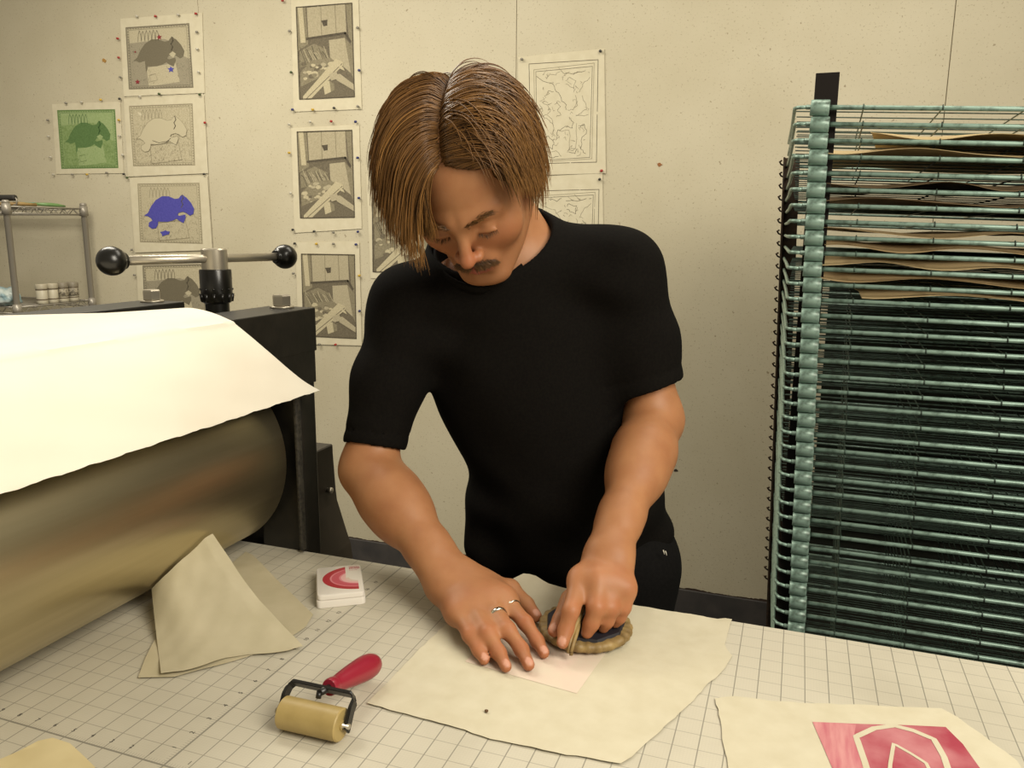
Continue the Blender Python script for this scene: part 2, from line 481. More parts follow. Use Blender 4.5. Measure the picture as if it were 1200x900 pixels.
EQ = (905, 15, 1085, 300)
def interior(P, seed):
    r = random.Random(seed); E = lambda pts: uvs(pts, *EQ)
    K, D, Mi, Li, Br = M_e
    P.poly(FULL, D)
    P.poly(E([(905, 15), (936, 15), (940, 130), (905, 150)]), Mi); P.poly(E([(910, 15), (926, 15), (932, 125), (916, 125)]), Br)
    P.poly(E([(940, 20), (1062, 18), (1064, 108), (942, 112)]), Li)
    P.line(E([(985, 20), (985, 110)]), .003, Mi); P.line(E([(1030, 20), (1032, 108)]), .003, Mi)
    P.poly(E([(985, 62), (1005, 60), (1004, 78), (992, 80)]), K)
    P.poly(E([(1064, 15), (1085, 15), (1085, 150), (1072, 130)]), Mi)
    P.line(E([(936, 114), (1060, 104), (1076, 132)]), .009, K)
    P.poly(E([(1008, 122), (1058, 118), (1070, 150), (1074, 225), (1040, 195), (1010, 180)]), Li)
    P.poly(E([(1058, 118), (1085, 150), (1085, 250), (1074, 225)]), Mi)
    P.poly(E([(912, 150), (960, 130), (1000, 150), (1008, 180), (960, 190), (912, 200)]), Mi)
    for i in range(16):
        x = 914+i*5.5; P.line(E([(x, 150+r.uniform(-14, 8)), (x+8, 165), (x+18, 185+r.uniform(-5, 9))]), .0028, r.choice([K, Li, Li, D]))
    P.poly(E([(912, 215), (950, 180), (1010, 175), (1030, 190), (1000, 240), (950, 262), (912, 262)]), Mi)
    for i in range(30):
        x, y = r.uniform(918, 1015), r.uniform(185, 250); a2 = r.uniform(5, 11)
        P.poly(E([(x+a2*math.cos(t)*r.uniform(.8, 1.2), y+a2*.7*math.sin(t)*r.uniform(.8, 1.2)) for t in np.linspace(0, 6.28, 8)[:-1]]), r.choice([Br, Li, Br, Mi, D]))
    P.poly(E([(912, 260), (985, 230), (1085, 285), (1085, 300), (912, 300)]), D)
    P.poly(E([(918, 290), (1028, 180), (1050, 190), (1052, 200), (945, 298), (918, 300)]), Br); P.line(E([(930, 297), (1048, 196)]), .003, D)
    P.poly(E([(1022, 228), (1040, 226), (1085, 262), (1085, 280), (1030, 246)]), Li)
    P.poly(E([(985, 252), (1006, 246), (1010, 280), (990, 288)]), Br); P.poly(E([(1006, 246), (1020, 255), (1022, 275), (1010, 280)]), Mi)
    P.poly(E([(1005, 225), (1030, 218), (1036, 240), (1012, 246)]), Li)
    P.poly(E([(1036, 196), (1052, 208), (1056, 218), (1040, 210)]), Br)
    P.line(E([(906, 17), (1084, 17), (1084, 298), (906, 298)]), .0028, K, True)
    P.done()
G = 'etchings of a cluttered room interior'
interior(Print('etching', 'etching of a cluttered room, uppermost of the column left of the man', [(341, -6), (420, -9), (424, 128), (344, 131)], [(347, 8), (413, 3), (416, 114), (351, 117)], 1, G), 1)
interior(Print('etching', 'etching of a cluttered room, middle one of the column left of the man', [(341, 150), (421, 146), (424, 268), (345, 273)], [(348, 154), (413, 152), (416, 255), (352, 256)], 1, G), 2)
interior(Print('etching', 'etching of a cluttered room, lowest of the column, beside the press frame', [(346, 284), (421, 283), (424, 405), (350, 403)], [(353, 297), (416, 298), (418, 397), (356, 394)], 2, G), 3)
interior(Print('etching', 'etching of a cluttered room half hidden behind the man\'s hair and shoulder', [(429, 196), (506, 198), (510, 330), (434, 326)], [(436, 212), (500, 212), (503, 320), (437, 319)], 1, G), 4)

def linework(P, seed):
    r = random.Random(seed); E = lambda pts: uvs(pts, 92, 95, 460, 637)
    P.line([(0, 0), (1, 0), (1, 1), (0, 1)], .0022, M_line, True)
    P.line([(.07, .06), (.945, .03), (.93, .965), (.08, .985)], .0016, M_lite, True)
    P.line([(.10, .08), (.92, .06), (.90, .95), (.10, .97)], .0016, M_line, True)
    seqs = [[(130, 160), (170, 190), (225, 215), (240, 245), (265, 290), (290, 320), (292, 350)],
            [(150, 310), (165, 345), (150, 380), (185, 370), (215, 395), (225, 440), (222, 480)],
            [(135, 390), (165, 375), (200, 400), (223, 430)], [(240, 500), (245, 460), (290, 440), (325, 450), (330, 420), (318, 395)],
            [(290, 190), (310, 178), (340, 195), (335, 238), (310, 225), (290, 212)], [(345, 270), (350, 330), (330, 350), (300, 350)],
            [(420, 180), (390, 205), (370, 240), (360, 260)], [(375, 280), (395, 310), (400, 350), (370, 370), (350, 385), (412, 380)],
            [(250, 460), (310, 460), (312, 560), (300, 580)], [(345, 420), (348, 560), (320, 570)], [(160, 500), (190, 490), (230, 520), (215, 555), (175, 545), (160, 520)],
            [(130, 420), (150, 480), (160, 540), (185, 575), (240, 570), (265, 600)], [(370, 440), (395, 430), (405, 480), (380, 500), (375, 560), (400, 590)],
            [(200, 150), (235, 160), (260, 145)], [(285, 155), (340, 160), (395, 148)], [(230, 320), (245, 305), (262, 330), (245, 350), (262, 375), (240, 385)],
            [(160, 300), (190, 320), (205, 350), (190, 370)], [(185, 270), (200, 240), (225, 250)], [(140, 600), (170, 575), (200, 605), (250, 600)], [(310, 580), (345, 590), (352, 562)]]
    for q in seqs:
        pts = []
        for a, b2 in zip(q, q[1:]):
            for t in (0, .33, .66): pts.append((a[0]+(b2[0]-a[0])*t+r.uniform(-5, 5), a[1]+(b2[1]-a[1])*t+r.uniform(-5, 5)))
        P.line(E(pts+[q[-1]]), .0014, r.choice([M_line, M_lite, M_lite]))
    for _ in range(60):
        x, y = r.uniform(140, 410), r.uniform(140, 610)
        P.line(E([(x, y), (x+r.uniform(-14, 14), y+r.uniform(-14, 14)), (x+r.uniform(-22, 22), y+r.uniform(-22, 22))]), .001, M_lite)
    P.done()
G = 'line drawings on the back wall'
linework(Print('line_drawing', 'pale pinned sheet with a framed outline drawing, right of the man\'s hair', [(607, 67), (708, 57), (710, 203), (608, 206)], [(620, 75), (701, 70), (699, 190), (622, 192)], 2, G), 5)
linework(Print('line_drawing', 'pale line drawing sheet mostly hidden behind the man\'s shoulder', [(609, 208), (706, 203), (708, 335), (610, 335)], [(622, 224), (702, 222), (700, 325), (622, 325)], 1, G), 6)

# ------------------------------------------------------------------ push pins
PINC = dict(red='a8352f', clear='c4bfae', grey='8a8578', yellow='c9a63c', dark='3b3a35', green='46552f', blue='34386e')
PM = {k: mat('pin_'+k, c, .3, spec=.5) for k, c in PINC.items()}
pin_me = {}
def pin_mesh(k):
    bm = bmesh.new()
    lathe(bm, [(0, 0), (.0045, .0002), (.0045, .0015), (.0026, .0024), (.0024, .0045), (.0045, .0058), (.0050, .0068), (.0044, .0078), (0, .0080)], (0, 0, 0), (0, -1, -.12), 12)
    lathe(bm, [(0, -.004), (.0005, -.002), (.0006, .001)], (0, 0, 0), (0, -1, -.12), 6)
    me = bpy.data.meshes.new('pushpin'); bmesh.ops.recalc_face_normals(bm, faces=bm.faces[:]); bm.to_mesh(me); bm.free()
    me.materials.append(PM[k]); return me
T = 2.6087
def P1(*l): return [(x/T, y/T, c, s) for x, y, c, s in l]
pins = []
A1 = 'the topmost grey animal print'; A2 = 'the green animal print'; A3 = 'the outline animal print'; A4 = 'the blue animal print'; A5 = 'the animal print behind the spindle'
E1 = 'the uppermost room etching'; E2 = 'the middle room etching'; E3 = 'the lowest room etching'; D1 = 'the framed outline drawing'; D2 = 'the line drawing behind the shoulder'
pins += P1((420, 50, 'clear', 'top left of '+A1), (477, 50, 'red', 'top middle of '+A1), (547, 45, 'clear', 'top edge right of middle of '+A1), (601, 42, 'red', 'top right corner of '+A1),
  (362, 118, 'red', 'left edge of %s, upper one' % A1), (365, 176, 'red', 'left edge of %s, lower one' % A1), (370, 236, 'grey', 'left edge of %s near the bottom' % A1),
  (603, 98, 'grey', 'right edge of %s near the top' % A1), (605, 150, 'clear', 'right edge of %s at mid height' % A1), (609, 220, 'clear', 'right edge of %s near the bottom' % A1),
  (368, 302, 'dark', 'bottom left corner of '+A1), (430, 295, 'clear', 'bottom edge left of middle of '+A1), (488, 287, 'green', 'bottom middle of '+A1), (612, 289, 'green', 'bottom right corner of '+A1),
  (203, 315, 'grey', 'top edge of '+A2), (251, 312, 'clear', 'top middle of '+A2), (309, 305, 'yellow', 'top right of '+A2), (148, 367, 'grey', 'left edge of %s near the top' % A2),
  (150, 417, 'clear', 'left edge of %s at mid height' % A2), (156, 480, 'clear', 'left edge of %s near the bottom' % A2), (365, 367, 'yellow', 'right edge of %s near the top' % A2), (367, 415, 'clear', 'right edge of %s at mid height' % A2),
  (376, 473, 'clear', 'right edge of %s near the bottom' % A2), (165, 533, 'clear', 'bottom left corner of '+A2), (223, 533, 'grey', 'bottom edge left of middle of '+A2), (268, 533, 'yellow', 'bottom middle of '+A2), (328, 528, 'grey', 'bottom right of '+A2),
  (380, 532, 'dark', 'bottom left corner of %s, upper of two' % A3), (390, 543, 'green', 'bottom left corner of %s, lower of two' % A3), (626, 532, 'dark', 'bottom right corner of '+A3), (628, 375, 'red', 'right edge of '+A3),
  (405, 763, 'grey', 'bottom left corner of '+A4), (640, 767, 'grey', 'bottom right corner of '+A4), (468, 780, 'clear', 'top edge of '+A5), (413, 840, 'grey', 'left edge of '+A5),
  (866, 2, 'red', 'top left of '+E1), (886, 95, 'grey', 'left edge of %s, upper one' % E1), (891, 221, 'green', 'left edge of %s, lower one' % E1), (896, 335, 'blue', 'bottom left corner of '+E1), (958, 335, 'yellow', 'bottom edge of '+E1),
  (1022, 330, 'dark', 'bottom edge of %s right of middle' % E1), (1095, 325, 'grey', 'bottom right corner of '+E1), (1099, 215, 'blue', 'right edge of %s, lower one' % E1), (1095, 85, 'grey', 'right edge of %s, upper one' % E1),
  (886, 380, 'clear', 'top left corner of '+E2), (950, 372, 'clear', 'top edge of '+E2), (1014, 371, 'red', 'top edge of %s right of middle' % E2), (1089, 372, 'blue', 'top right corner of '+E2), (886, 467, 'yellow', 'left edge of '+E2),
  (1095, 482, 'blue', 'right edge of %s, upper one' % E2), (890, 590, 'clear', 'left edge of %s near the bottom' % E2), (1099, 605, 'blue', 'right edge of %s, lower one' % E2), (897, 702, 'dark', 'bottom left corner of '+E2), (962, 707, 'dark', 'bottom edge of %s left of middle' % E2),
  (1021, 710, 'grey', 'bottom edge of %s right of middle' % E2), (1095, 708, 'blue', 'bottom right corner of '+E2),
  (903, 744, 'dark', 'top left corner of '+E3), (968, 745, 'yellow', 'top edge of '+E3), (1021, 745, 'grey', 'top edge of %s right of middle' % E3), (1090, 747, 'blue', 'top right corner of '+E3), (899, 835, 'grey', 'left edge of '+E3), (1100, 842, 'yellow', 'right edge of '+E3), (1100, 950, 'blue', 'right edge of %s near the bottom' % E3),
  (978, 1052, 'grey', 'bottom edge of '+E3), (1027, 1053, 'red', 'bottom edge of %s right of middle' % E3))
pins += [(612, 69.5, 'grey', 'top left corner of '+D1), (704, 60, 'dark', 'top right corner of '+D1), (705.5, 200, 'red', 'bottom right corner of '+D1), (703, 210, 'dark', 'top right corner of '+D2)]
for x, y, c, s in pins:
    if c not in pin_me: pin_me[c] = pin_mesh(c)
    o = bpy.data.objects.new('pushpin', pin_me[c]); COL.objects.link(o)
    p = aty(x, y, WY-.0075); o.location = p; o.rotation_euler = (0, random.uniform(-.4, .4), random.uniform(-.25, .25))
    col = {'dark': 'black', 'clear': 'clear'}.get(c, c)
    tag(o, '%s pushpin at the %s' % (col, s), 'pushpin', 'pushpins on the back wall')
    for pl in pin_me[c].polygons: pl.use_smooth = True
# torn bits of tape / chips left on the wall
for px, py, s, lab, c in ((122, 71, .012, 'torn bit of ochre tape left of the topmost animal print', 'a8803f'), (773, 193, .009, 'rust coloured chip on the bare wall right of the man', '96643a'), (792, 551, .008, 'small dark scuff chip low on the wall beside the man', '3b3128')):
    p = aty(px, py, WY-.0006); bm = bmesh.new()
    ol = [(math.cos(t)*s*random.uniform(.6, 1.2), math.sin(t)*s*random.uniform(.4, .9)) for t in np.linspace(0, 6.28, 11)[:-1]]
    f = bm.faces.new([bm.verts.new((p[0]+a, WY-.0002, p[2]+b2)) for a, b2 in ol])
    r = bmesh.ops.extrude_face_region(bm, geom=[f])
    for v in [g for g in r['geom'] if isinstance(g, bmesh.types.BMVert)]: v.co.y -= .0012
    tag(bmo('tape_scrap', bm, mat('scrap_'+c, c, .8)), lab, 'scrap')

# ================================================================== WIRE SHELF (far left)
chrome = mat('shelf_steel', '9c968a', .38, .35)
SX, SY0, SY1, SZ1, SZ0 = -2.50, 1.775, 2.15, 1.495, 1.085
sh = thing('wire_shelf', 'grey steel wire shelving unit against the wall at far left', 'shelf', (SX-.45, 1.96, 0))
bm = bmesh.new()
def post(x, y, nm='post'):
    bm = bmesh.new()
    lathe(bm, [(.0, .012), (.014, .012), (.014, .03), (.0125, .032), (.0125, SZ1+.012), (.0145, SZ1+.014), (.0145, SZ1+.022), (.010, SZ1+.026), (0, SZ1+.026)], (x, y, 0), n=14)
    z = .1
    while z < SZ1: lathe(bm, [(.0126, 0), (.0118, .0006), (.0118, .0014), (.0126, .002)], (x, y, z), n=14); z += .0254
    o = bmo('post', bm, chrome, sh)
    bm = bmesh.new(); lathe(bm, [(.010, 0), (.016, .002), (.017, .012), (0, .0125)], (x, y, 0), n=14); bmo('foot', bm, mat('foot_rubber', '2a2926', .7), o)
    for z in (SZ1, SZ0, .25):
        bm = bmesh.new(); lathe(bm, [(.0127, -.032), (.019, -.032), (.0165, .012), (.0127, .012)], (x, y, z), n=14); bmo('collar', bm, chrome, o)
for x in (SX, SX-.9):
    for y in (SY0, SY1): post(x, y)
for z in (SZ1, SZ0, .25):
    bm = bmesh.new()
    def truss(a, b2):
        a = Vector(a); b2 = Vector(b2)
        tube(bm, [a, b2], .0032, 6); lo = Vector((0, 0, -.026)); tube(bm, [a+lo, b2+lo], .0032, 6)
        k = int((b2-a).length/.03); pts = [a.lerp(b2, i/k)+(lo if i % 2 else Vector((0, 0, 0))) for i in range(k+1)]
        tube(bm, pts, .0022, 5)
    truss((SX, SY0, z), (SX, SY1, z)); truss((SX-.9, SY0, z), (SX-.9, SY1, z)); truss((SX-.9, SY0, z), (SX, SY0, z)); truss((SX-.9, SY1, z), (SX, SY1, z))
    y = SY0+.02
    for k in range(3): yy = SY0+(SY1-SY0)*(k+1)/4; tube(bm, [(SX-.9, yy, z-.006), (SX, yy, z-.006)], .003, 6)
    for k in range(34): xx = SX-.9+.9*(k+.5)/34; tube(bm, [(xx, SY0, z), (xx, SY1, z)], .0018, 5)
    bmo('shelf_rack', bm, chrome, sh)
# jars at the end of the lower shelf
def tall(bm, x, y, z): bmesh.ops.scale(bm, vec=(1, 1, 1.24), space=Matrix.Translation((-x, -y, -z)), verts=bm.verts)
jarw = mat('jar_white', 'c9c2ac', .35); lidw = mat('jar_lid', 'b3ab95', .4); jband = mat('jar_label', '6b6455', .6, noise=('a79e88', 90, .45, .55))
def jar(y, x, lab, dark=0):
    t = thing('ink_jar', lab, 'jar', (x, y, SZ0+.003), 'jars on the lower shelf')
    z = SZ0+.0022
    bm = bmesh.new(); lathe(bm, [(0, 0), (.021, 0), (.0225, .003), (.0225, .052), (.020, .055), (0, .055)], (x, y, z), n=24); tall(bm, x, y, z); bmo('jar_body', bm, jarw, t)
    bm = bmesh.new(); lathe(bm, [(.0228, .013), (.0229, .0135), (.0229, .016), (.0228, .0165)], (x, y, z), n=24); lathe(bm, [(.0228, .047), (.0229, .0475), (.0229, .050), (.0228, .0505)], (x, y, z), n=24); tall(bm, x, y, z); bmo('jar_band', bm, mat('jar_rim', '5a4a35', .5), t)
    bm = bmesh.new(); lathe(bm, [(.0235, .0515), (.0238, .053), (.0238, .066), (.0225, .068), (0, .0685)], (x, y, z), n=24); tall(bm, x, y, z); bmo('lid', bm, lidw if not dark else mat('jar_lid_grey', '8a8271', .4), t)
    if dark: bm = bmesh.new(); lathe(bm, [(.0227, .019), (.02305, .0192), (.02305, .045), (.0227, .0452)], (x, y, z), n=24); tall(bm, x, y, z); bmo('label_wrap', bm, jband, t)
for i, (y, lab, d) in enumerate(((1.925, 'white ink jar on the lower shelf, nearest the front post', 0), (1.978, 'white ink jar on the lower shelf, second from the front post', 0), (2.031, 'white ink jar with a grey lid, third from the front post', 1), (2.084, 'grey labelled ink jar on the lower shelf, nearest the back post', 1))):
    jar(y, SX-.035, lab, d)
# pale blue bag crumpled on the lower shelf
def blob(name, c, r, m, seed, amp=.25, sub=4):
    bm = bmesh.new(); bmesh.ops.create_icosphere(bm, subdivisions=sub, radius=1)
    for v in bm.verts:
        d = v.co.copy(); k = 1+amp*vnoise(d.x*3+d.z*2, d.y*3-d.z, 1.2, seed)
        v.co = Vector((d.x*r[0]*k, d.y*r[1]*k, max(-r[2]*.85, d.z*r[2]*k)))+Vector(c)
    return bmo(name, bm, m, smooth=True)
tag(blob('plastic_bag', (SX-.10, 1.80, SZ0+.038), (.07, .06, .040), mat('blue_plastic', '7f9aa0', .35, noise=('b9c4c0', 22, .4, .6)), 3), 'crumpled pale blue plastic bag on the lower shelf by the front post', 'bag')
# tools on the top shelf
zt = SZ1+.0025
t = thing('hand_roller', 'black cylinder hand roller lying on top of the shelf', 'roller', (SX-.06, 1.79, zt))
c0 = Vector((SX-.050, 1.842, zt+.034))
bm = bmesh.new(); lathe(bm, [(0, -.12), (.012, -.12), (.0125, -.118), (.0125, .018), (.012, .02), (0, .02)], c0, (1, .12, 0), 18); bmo('roller_barrel', bm, mat('black_rubber_b', '2c2a26', .6), t)
bm = bmesh.new(); tube(bm, [c0+Vector((.021, .002, 0)), c0+Vector((.026, .003, -.006)), c0+Vector((.024, .003, -.027)), c0+Vector((-.05, -.004, -.029))], .0035, 8); bmo('yoke', bm, chrome, t)
o = bm = bmesh.new(); tube(bm, [(SX-.10, 1.79, zt+.008), (SX-.03, 1.86, zt+.010), (SX-.02, 1.93, zt+.0085)], [.005, .0085, .007], 10)
tag(bmo('wooden_tool', bm, mat('tool_wood', 'a58a57', .6, noise=('8a6f42', 30, .3, .7)), smooth=True), 'tan wooden tool handle lying on top of the shelf', 'tool')
t = thing('brush', 'green handled brush lying at the back of the top shelf', 'brush', (SX-.01, 1.98, zt))
bm = bmesh.new(); tube(bm, [(SX-.035, 1.935, zt+.012), (SX-.012, 1.99, zt+.011), (SX-.004, 2.02, zt+.009), (SX, 2.055, zt+.006)], [.006, .0085, .0075, .004], 10); bmo('handle', bm, mat('green_plastic', '6c8f57', .4), t, True)
bm = bmesh.new(); tube(bm, [(SX-.060, 1.88, zt+.009), (SX-.035, 1.935, zt+.012)], [.010, .007], 10); bmo('bristles', bm, mat('bristle', '6fa08f', .8), t)
# ================================================================== PRESS BED
matm = mat('grid_mat', 'cfc8b4', .5)
n, L, b = nodes_of(matm)
tc = n.new('ShaderNodeTexCoord'); sp = n.new('ShaderNodeSeparateXYZ'); L.new(tc.outputs['Object'], sp.inputs['Vector'])
def M(op, a, c=None):
    q = n.new('ShaderNodeMath'); q.operation = op
    for i, s in enumerate((a, c)):
        if s is None: continue
        if isinstance(s, (int, float)): q.inputs[i].default_value = s
        else: L.new(s, q.inputs[i])
    return q.outputs[0]
def lines(src, w, per=IN, soft=.35):
    d = M('DIVIDE', src, per); d = M('ADD', d, .5); d = M('FRACT', d); d = M('SUBTRACT', d, .5); d = M('ABSOLUTE', d)
    mr = n.new('ShaderNodeMapRange'); mr.inputs['From Min'].default_value = w/per*(1+soft); mr.inputs['From Max'].default_value = w/per*(1-soft)
    L.new(d, mr.inputs['Value']); return mr.outputs['Result']
def single(src, at, w):
    d = M('ABSOLUTE', M('SUBTRACT', src, at)); return M('LESS_THAN', d, w)
lx = lines(sp.outputs['X'], .00058); ly = M('MULTIPLY', lines(sp.outputs['Y'], .00052), .62)
fine = M('MULTIPLY', M('MAXIMUM', lines(sp.outputs['X'], .0002, IN/8), lines(sp.outputs['Y'], .0002, IN/8)), .10)
rul = M('MAXIMUM', single(sp.outputs['X'], 0, .0011), single(sp.outputs['Y'], -4*IN, .0011))
# the eighth-inch ticks along the two rulers
tk = M('MAXIMUM', M('MULTIPLY', lines(sp.outputs['Y'], .0003, IN/8), M('MULTIPLY', M('LESS_THAN', sp.outputs['X'], 0), M('GREATER_THAN', sp.outputs['X'], -.0055))),
       M('MULTIPLY', lines(sp.outputs['X'], .0003, IN/8), M('MULTIPLY', M('GREATER_THAN', sp.outputs['Y'], -4*IN), M('LESS_THAN', sp.outputs['Y'], -4*IN+.0055))))
fac = M('MAXIMUM', M('MAXIMUM', lx, ly), M('MAXIMUM', M('MAXIMUM', rul, fine), M('MULTIPLY', tk, .6)))
nz = n.new('ShaderNodeTexNoise'); nz.inputs['Scale'].default_value = 5; nz.inputs['Detail'].default_value = 6; L.new(tc.outputs['Object'], nz.inputs['Vector'])
m0 = n.new('ShaderNodeMix'); m0.data_type = 'RGBA'; m0.inputs['A'].default_value = lin('c2bcaa'); m0.inputs['B'].default_value = lin('b4ae9c'); 
mr = n.new('ShaderNodeMapRange'); mr.inputs['From Min'].default_value = .42; mr.inputs['From Max'].default_value = .68; L.new(nz.outputs['Fac'], mr.inputs['Value']); L.new(mr.outputs['Result'], m0.inputs['Factor'])
m1 = n.new('ShaderNodeMix'); m1.data_type = 'RGBA'; m1.inputs['B'].default_value = lin('6a675d'); L.new(m0.outputs['Result'], m1.inputs['A']); L.new(M('MULTIPLY', fac, .75), m1.inputs['Factor'])
L.new(m1.outputs['Result'], b.inputs['Base Color'])
black = mat('press_black', '16140f', .42, noise=('201d17', 40, .4, .7), bump=(120, .1, .002))
steel = mat('bright_steel', 'b9b19f', .34, .75)
BX0, BX1, BY0, BY1 = -1.15, 1.35, -.42, .393
bed = thing('press_bed', 'long white press bed with a printed inch grid under the hands', 'press bed', (.1, 0, 0))
bm = bmesh.new(); box(bm, (BX0, BY0, BED-.028), (BX1, BY1, BED-.0022), bevel=.002); bmo('bed_plate', bm, mat('bed_steel', '6d675a', .4, .6), bed)
bm = bmesh.new(); box(bm, (BX0+.001, BY0+.001, BED-.0022), (BX1-.001, BY1-.001, BED), bevel=.0006)
gm = bmo('grid_mat', bm, matm, bed); tag(gm, 'white mat printed with a grey inch grid and rulers')
nm = mat('ruler_ink', '3f3c36', .7)
vsn, fsn = [], []
def digit(txt, x, y, rot, size=.0075):
    c = bpy.data.curves.new('ruler_text', 'FONT'); c.body = txt; c.size = size; c.align_x = 'CENTER'; c.align_y = 'CENTER'; c.resolution_u = 3; c.extrude = .00008
    o = bpy.data.objects.new('ruler_text', c); COL.objects.link(o)
    bpy.context.view_layer.update()
    me = bpy.data.meshes.new_from_object(o.evaluated_get(bpy.context.evaluated_depsgraph_get()))
    cr, sr = math.cos(rot), math.sin(rot); k = len(vsn)
    for v in me.vertices: vsn.append((x+v.co.x*cr-v.co.y*sr, y+v.co.x*sr+v.co.y*cr, BED+.0001+v.co.z))
    for p in me.polygons: fsn.append([k+i for i in p.vertices])
    bpy.data.objects.remove(o); bpy.data.curves.remove(c); bpy.data.meshes.remove(me)
for i in range(1, 18): digit(str(i), -.40*IN, (-4+i)*IN, PI/2)
for i in range(1, 13): digit(str(i), -i*IN, -3.55*IN, 0)
for i in range(1, 20): digit(str(i), (i if i > 1 else .83)*IN, -3.55*IN, 0)
pyd('ruler_numbers', vsn, fsn, nm, gm, False)
# steel frame the bed rides on
bm = bmesh.new()
for y in (BY0+.06, BY1-.08): box(bm, (BX0+.05, y-.03, BED-.10), (BX1-.05, y+.03, BED-.028), bevel=.003)
bmo('rail', bm, black, bed)
for x in (BX0+.1, BX1-.1):
    for y in (BY0+.06, BY1-.08):
        bm = bmesh.new(); box(bm, (x-.03, y-.03, .012), (x+.03, y+.03, BED-.10), bevel=.003); lg = bmo('leg', bm, black, bed)
        bm = bmesh.new(); lathe(bm, [(0, 0), (.035, 0), (.035, .008), (.02, .014), (0, .014)], (x, y, 0), n=20); bmo('foot', bm, black, lg)

# ================================================================== ETCHING PRESS
DX, DR = -.343, .1555; DZ = BED+DR+.0008
DY1, DY0 = .375, -.62
press = thing('etching_press', 'black etching press with a big steel roller and a T-bar handle', 'etching press', (DX, .40, 0))
rollm = mat('roller_steel', 'c8bc9b', .36, 1.0, noise=('b9ad8c', 9, .3, .7, (6, .3, 6)))
nodes_of(rollm)[2].inputs['Anisotropic'].default_value = .35
bm = bmesh.new()
lathe(bm, [(0, DY0), (DR-.003, DY0), (DR, DY0+.003), (DR, DY1-.003), (DR-.003, DY1), (.05, DY1), (.05, DY1+.03), (0, DY1+.03)], (DX, 0, DZ), (0, 1, 0), 96)
tag(autosmooth(bmo('roller', bm, rollm, press), 30), 'large polished steel roller')
# far side frame
FY0, FY1, FX0, FX1 = .382, .432, -.505, -.170
bm = bmesh.new()
box(bm, (FX0, FY0+.010, BED-.62), (FX0+.085, FY1, 1.272), bevel=.003); box(bm, (FX1-.085, FY0+.010, BED-.62), (FX1, FY1, 1.272), bevel=.003)
box(bm, (FX0, FY0+.018, BED-.30), (FX1, FY1-.004, BED-.02), bevel=.003); box(bm, (FX0+.05, FY0+.022, 1.0), (FX1-.05, FY1-.004, 1.24), bevel=.003)
box(bm, (FX0+.05, FY0+.024, BED-.02), (FX1-.05, FY1-.004, 1.0))
box(bm, (FX0-.08, FY0-.02, .0), (FX1+.08, FY1+.02, BED-.60), bevel=.006)
bmo('side_frame', bm, black, press)
bm = bmesh.new(); box(bm, (FX1-.0075, FY0-.001, BED+.004), (FX1-.001, FY0+.0115, 1.262), bevel=.002); bmo('weld_strip', bm, mat('worn_edge', '3a362d', .6, noise=('1c1a15', 160, .4, .6)), press)
# near side frame, out of the picture to the left
bm = bmesh.new()
box(bm, (FX0, DY0-.06, BED-.62), (FX0+.085, DY0-.012, 1.272), bevel=.003); box(bm, (FX1-.085, DY0-.06, BED-.62), (FX1, DY0-.012, 1.272), bevel=.003)
box(bm, (FX0+.05, DY0-.055, BED-.30), (FX1-.05, DY0-.016, 1.24), bevel=.003); box(bm, (FX0-.08, DY0-.09, 0), (FX1+.08, DY0+.02, BED-.60), bevel=.006)
bmo('side_frame', bm, black, press)
# crown beams running along the roller, top cap
for x0, x1 in ((-.248, -.166), (-.505, -.421)):
    bm = bmesh.new(); box(bm, (x0, DY0-.06, 1.222), (x1, FY1+.004, 1.290), bevel=.0015); bmo('crown_beam', bm, black, press)
bm = bmesh.new(); box(bm, (-.421, FY0, 1.245), (-.248, FY1, 1.276), bevel=.002); bmo('spindle_plate', bm, black, press)
bm = bmesh.new(); box(bm, (-.192, .235, 1.172), (-.1665, FY1, 1.224), bevel=.0015); bmo('gusset', bm, black, press)
for x in (-.208, -.463):
    bm = bmesh.new()
    lathe(bm, [(0, 0), (.0185, 0), (.0185, .003), (0, .003)], (x, .408, 1.290), n=28)
    d = .0145
    prof = [(d-.0012, .003), (d, .0045), (d, .0185), (d-.0012, .0205), (0, .0205)]
    rings = []
    for r, h in prof:
        if r == 0: continue
        rings.append([bm.verts.new((x+r*math.cos(PI/3*k+.2), .408+r*math.sin(PI/3*k+.2), 1.290+h)) for k in range(6)])
    for a, c in zip(rings, rings[1:]):
        for k in range(6): bm.faces.new((a[k], a[(k+1) % 6], c[(k+1) % 6], c[k]))
    bm.faces.new(rings[-1])
    bmo('hex_nut', bm, steel, press)
HX, HY = -.328, .405
plast = mat('black_plastic', '14130f', .28)
hz = 1.276
bm = bmesh.new(); lathe(bm, [(0, 0), (.0185, 0), (.0185, .017), (.022, .019), (.024, .022), (.0245, .040), (.0245, .069), (.0235, .071), (0, .071)], (HX, HY, hz), n=36)
autosmooth(bmo('spindle_hub', bm, plast, press), 35); hub = press.children[-1] if press.children else None
hub = [c for c in COL.objects if c.name.startswith('spindle_hub')][-1]
bm = bmesh.new()
for k in range(12):
    a = 2*PI*k/12; c = Vector((HX+.0226*math.cos(a), HY+.0226*math.sin(a), hz+.029)); 
    tube(bm, [c+Vector((0, 0, -.0085)), c+Vector((.0018*math.cos(a), .0018*math.sin(a), .004))], .0026, 6)
    tube(bm, [c+Vector((.0012*math.cos(a), .0012*math.sin(a), .0095)), c+Vector((.0016*math.cos(a), .0016*math.sin(a), .0125))], .002, 6)
bmo('grip_rib', bm, plast, hub)
bm = bmesh.new(); lathe(bm, [(0, .070), (.0195, .070), (.0198, .072), (.0198, .1015), (.0180, .1035), (0, .1035)], (HX, HY, hz), n=36); autosmooth(bmo('spindle_cap', bm, steel, press), 30)
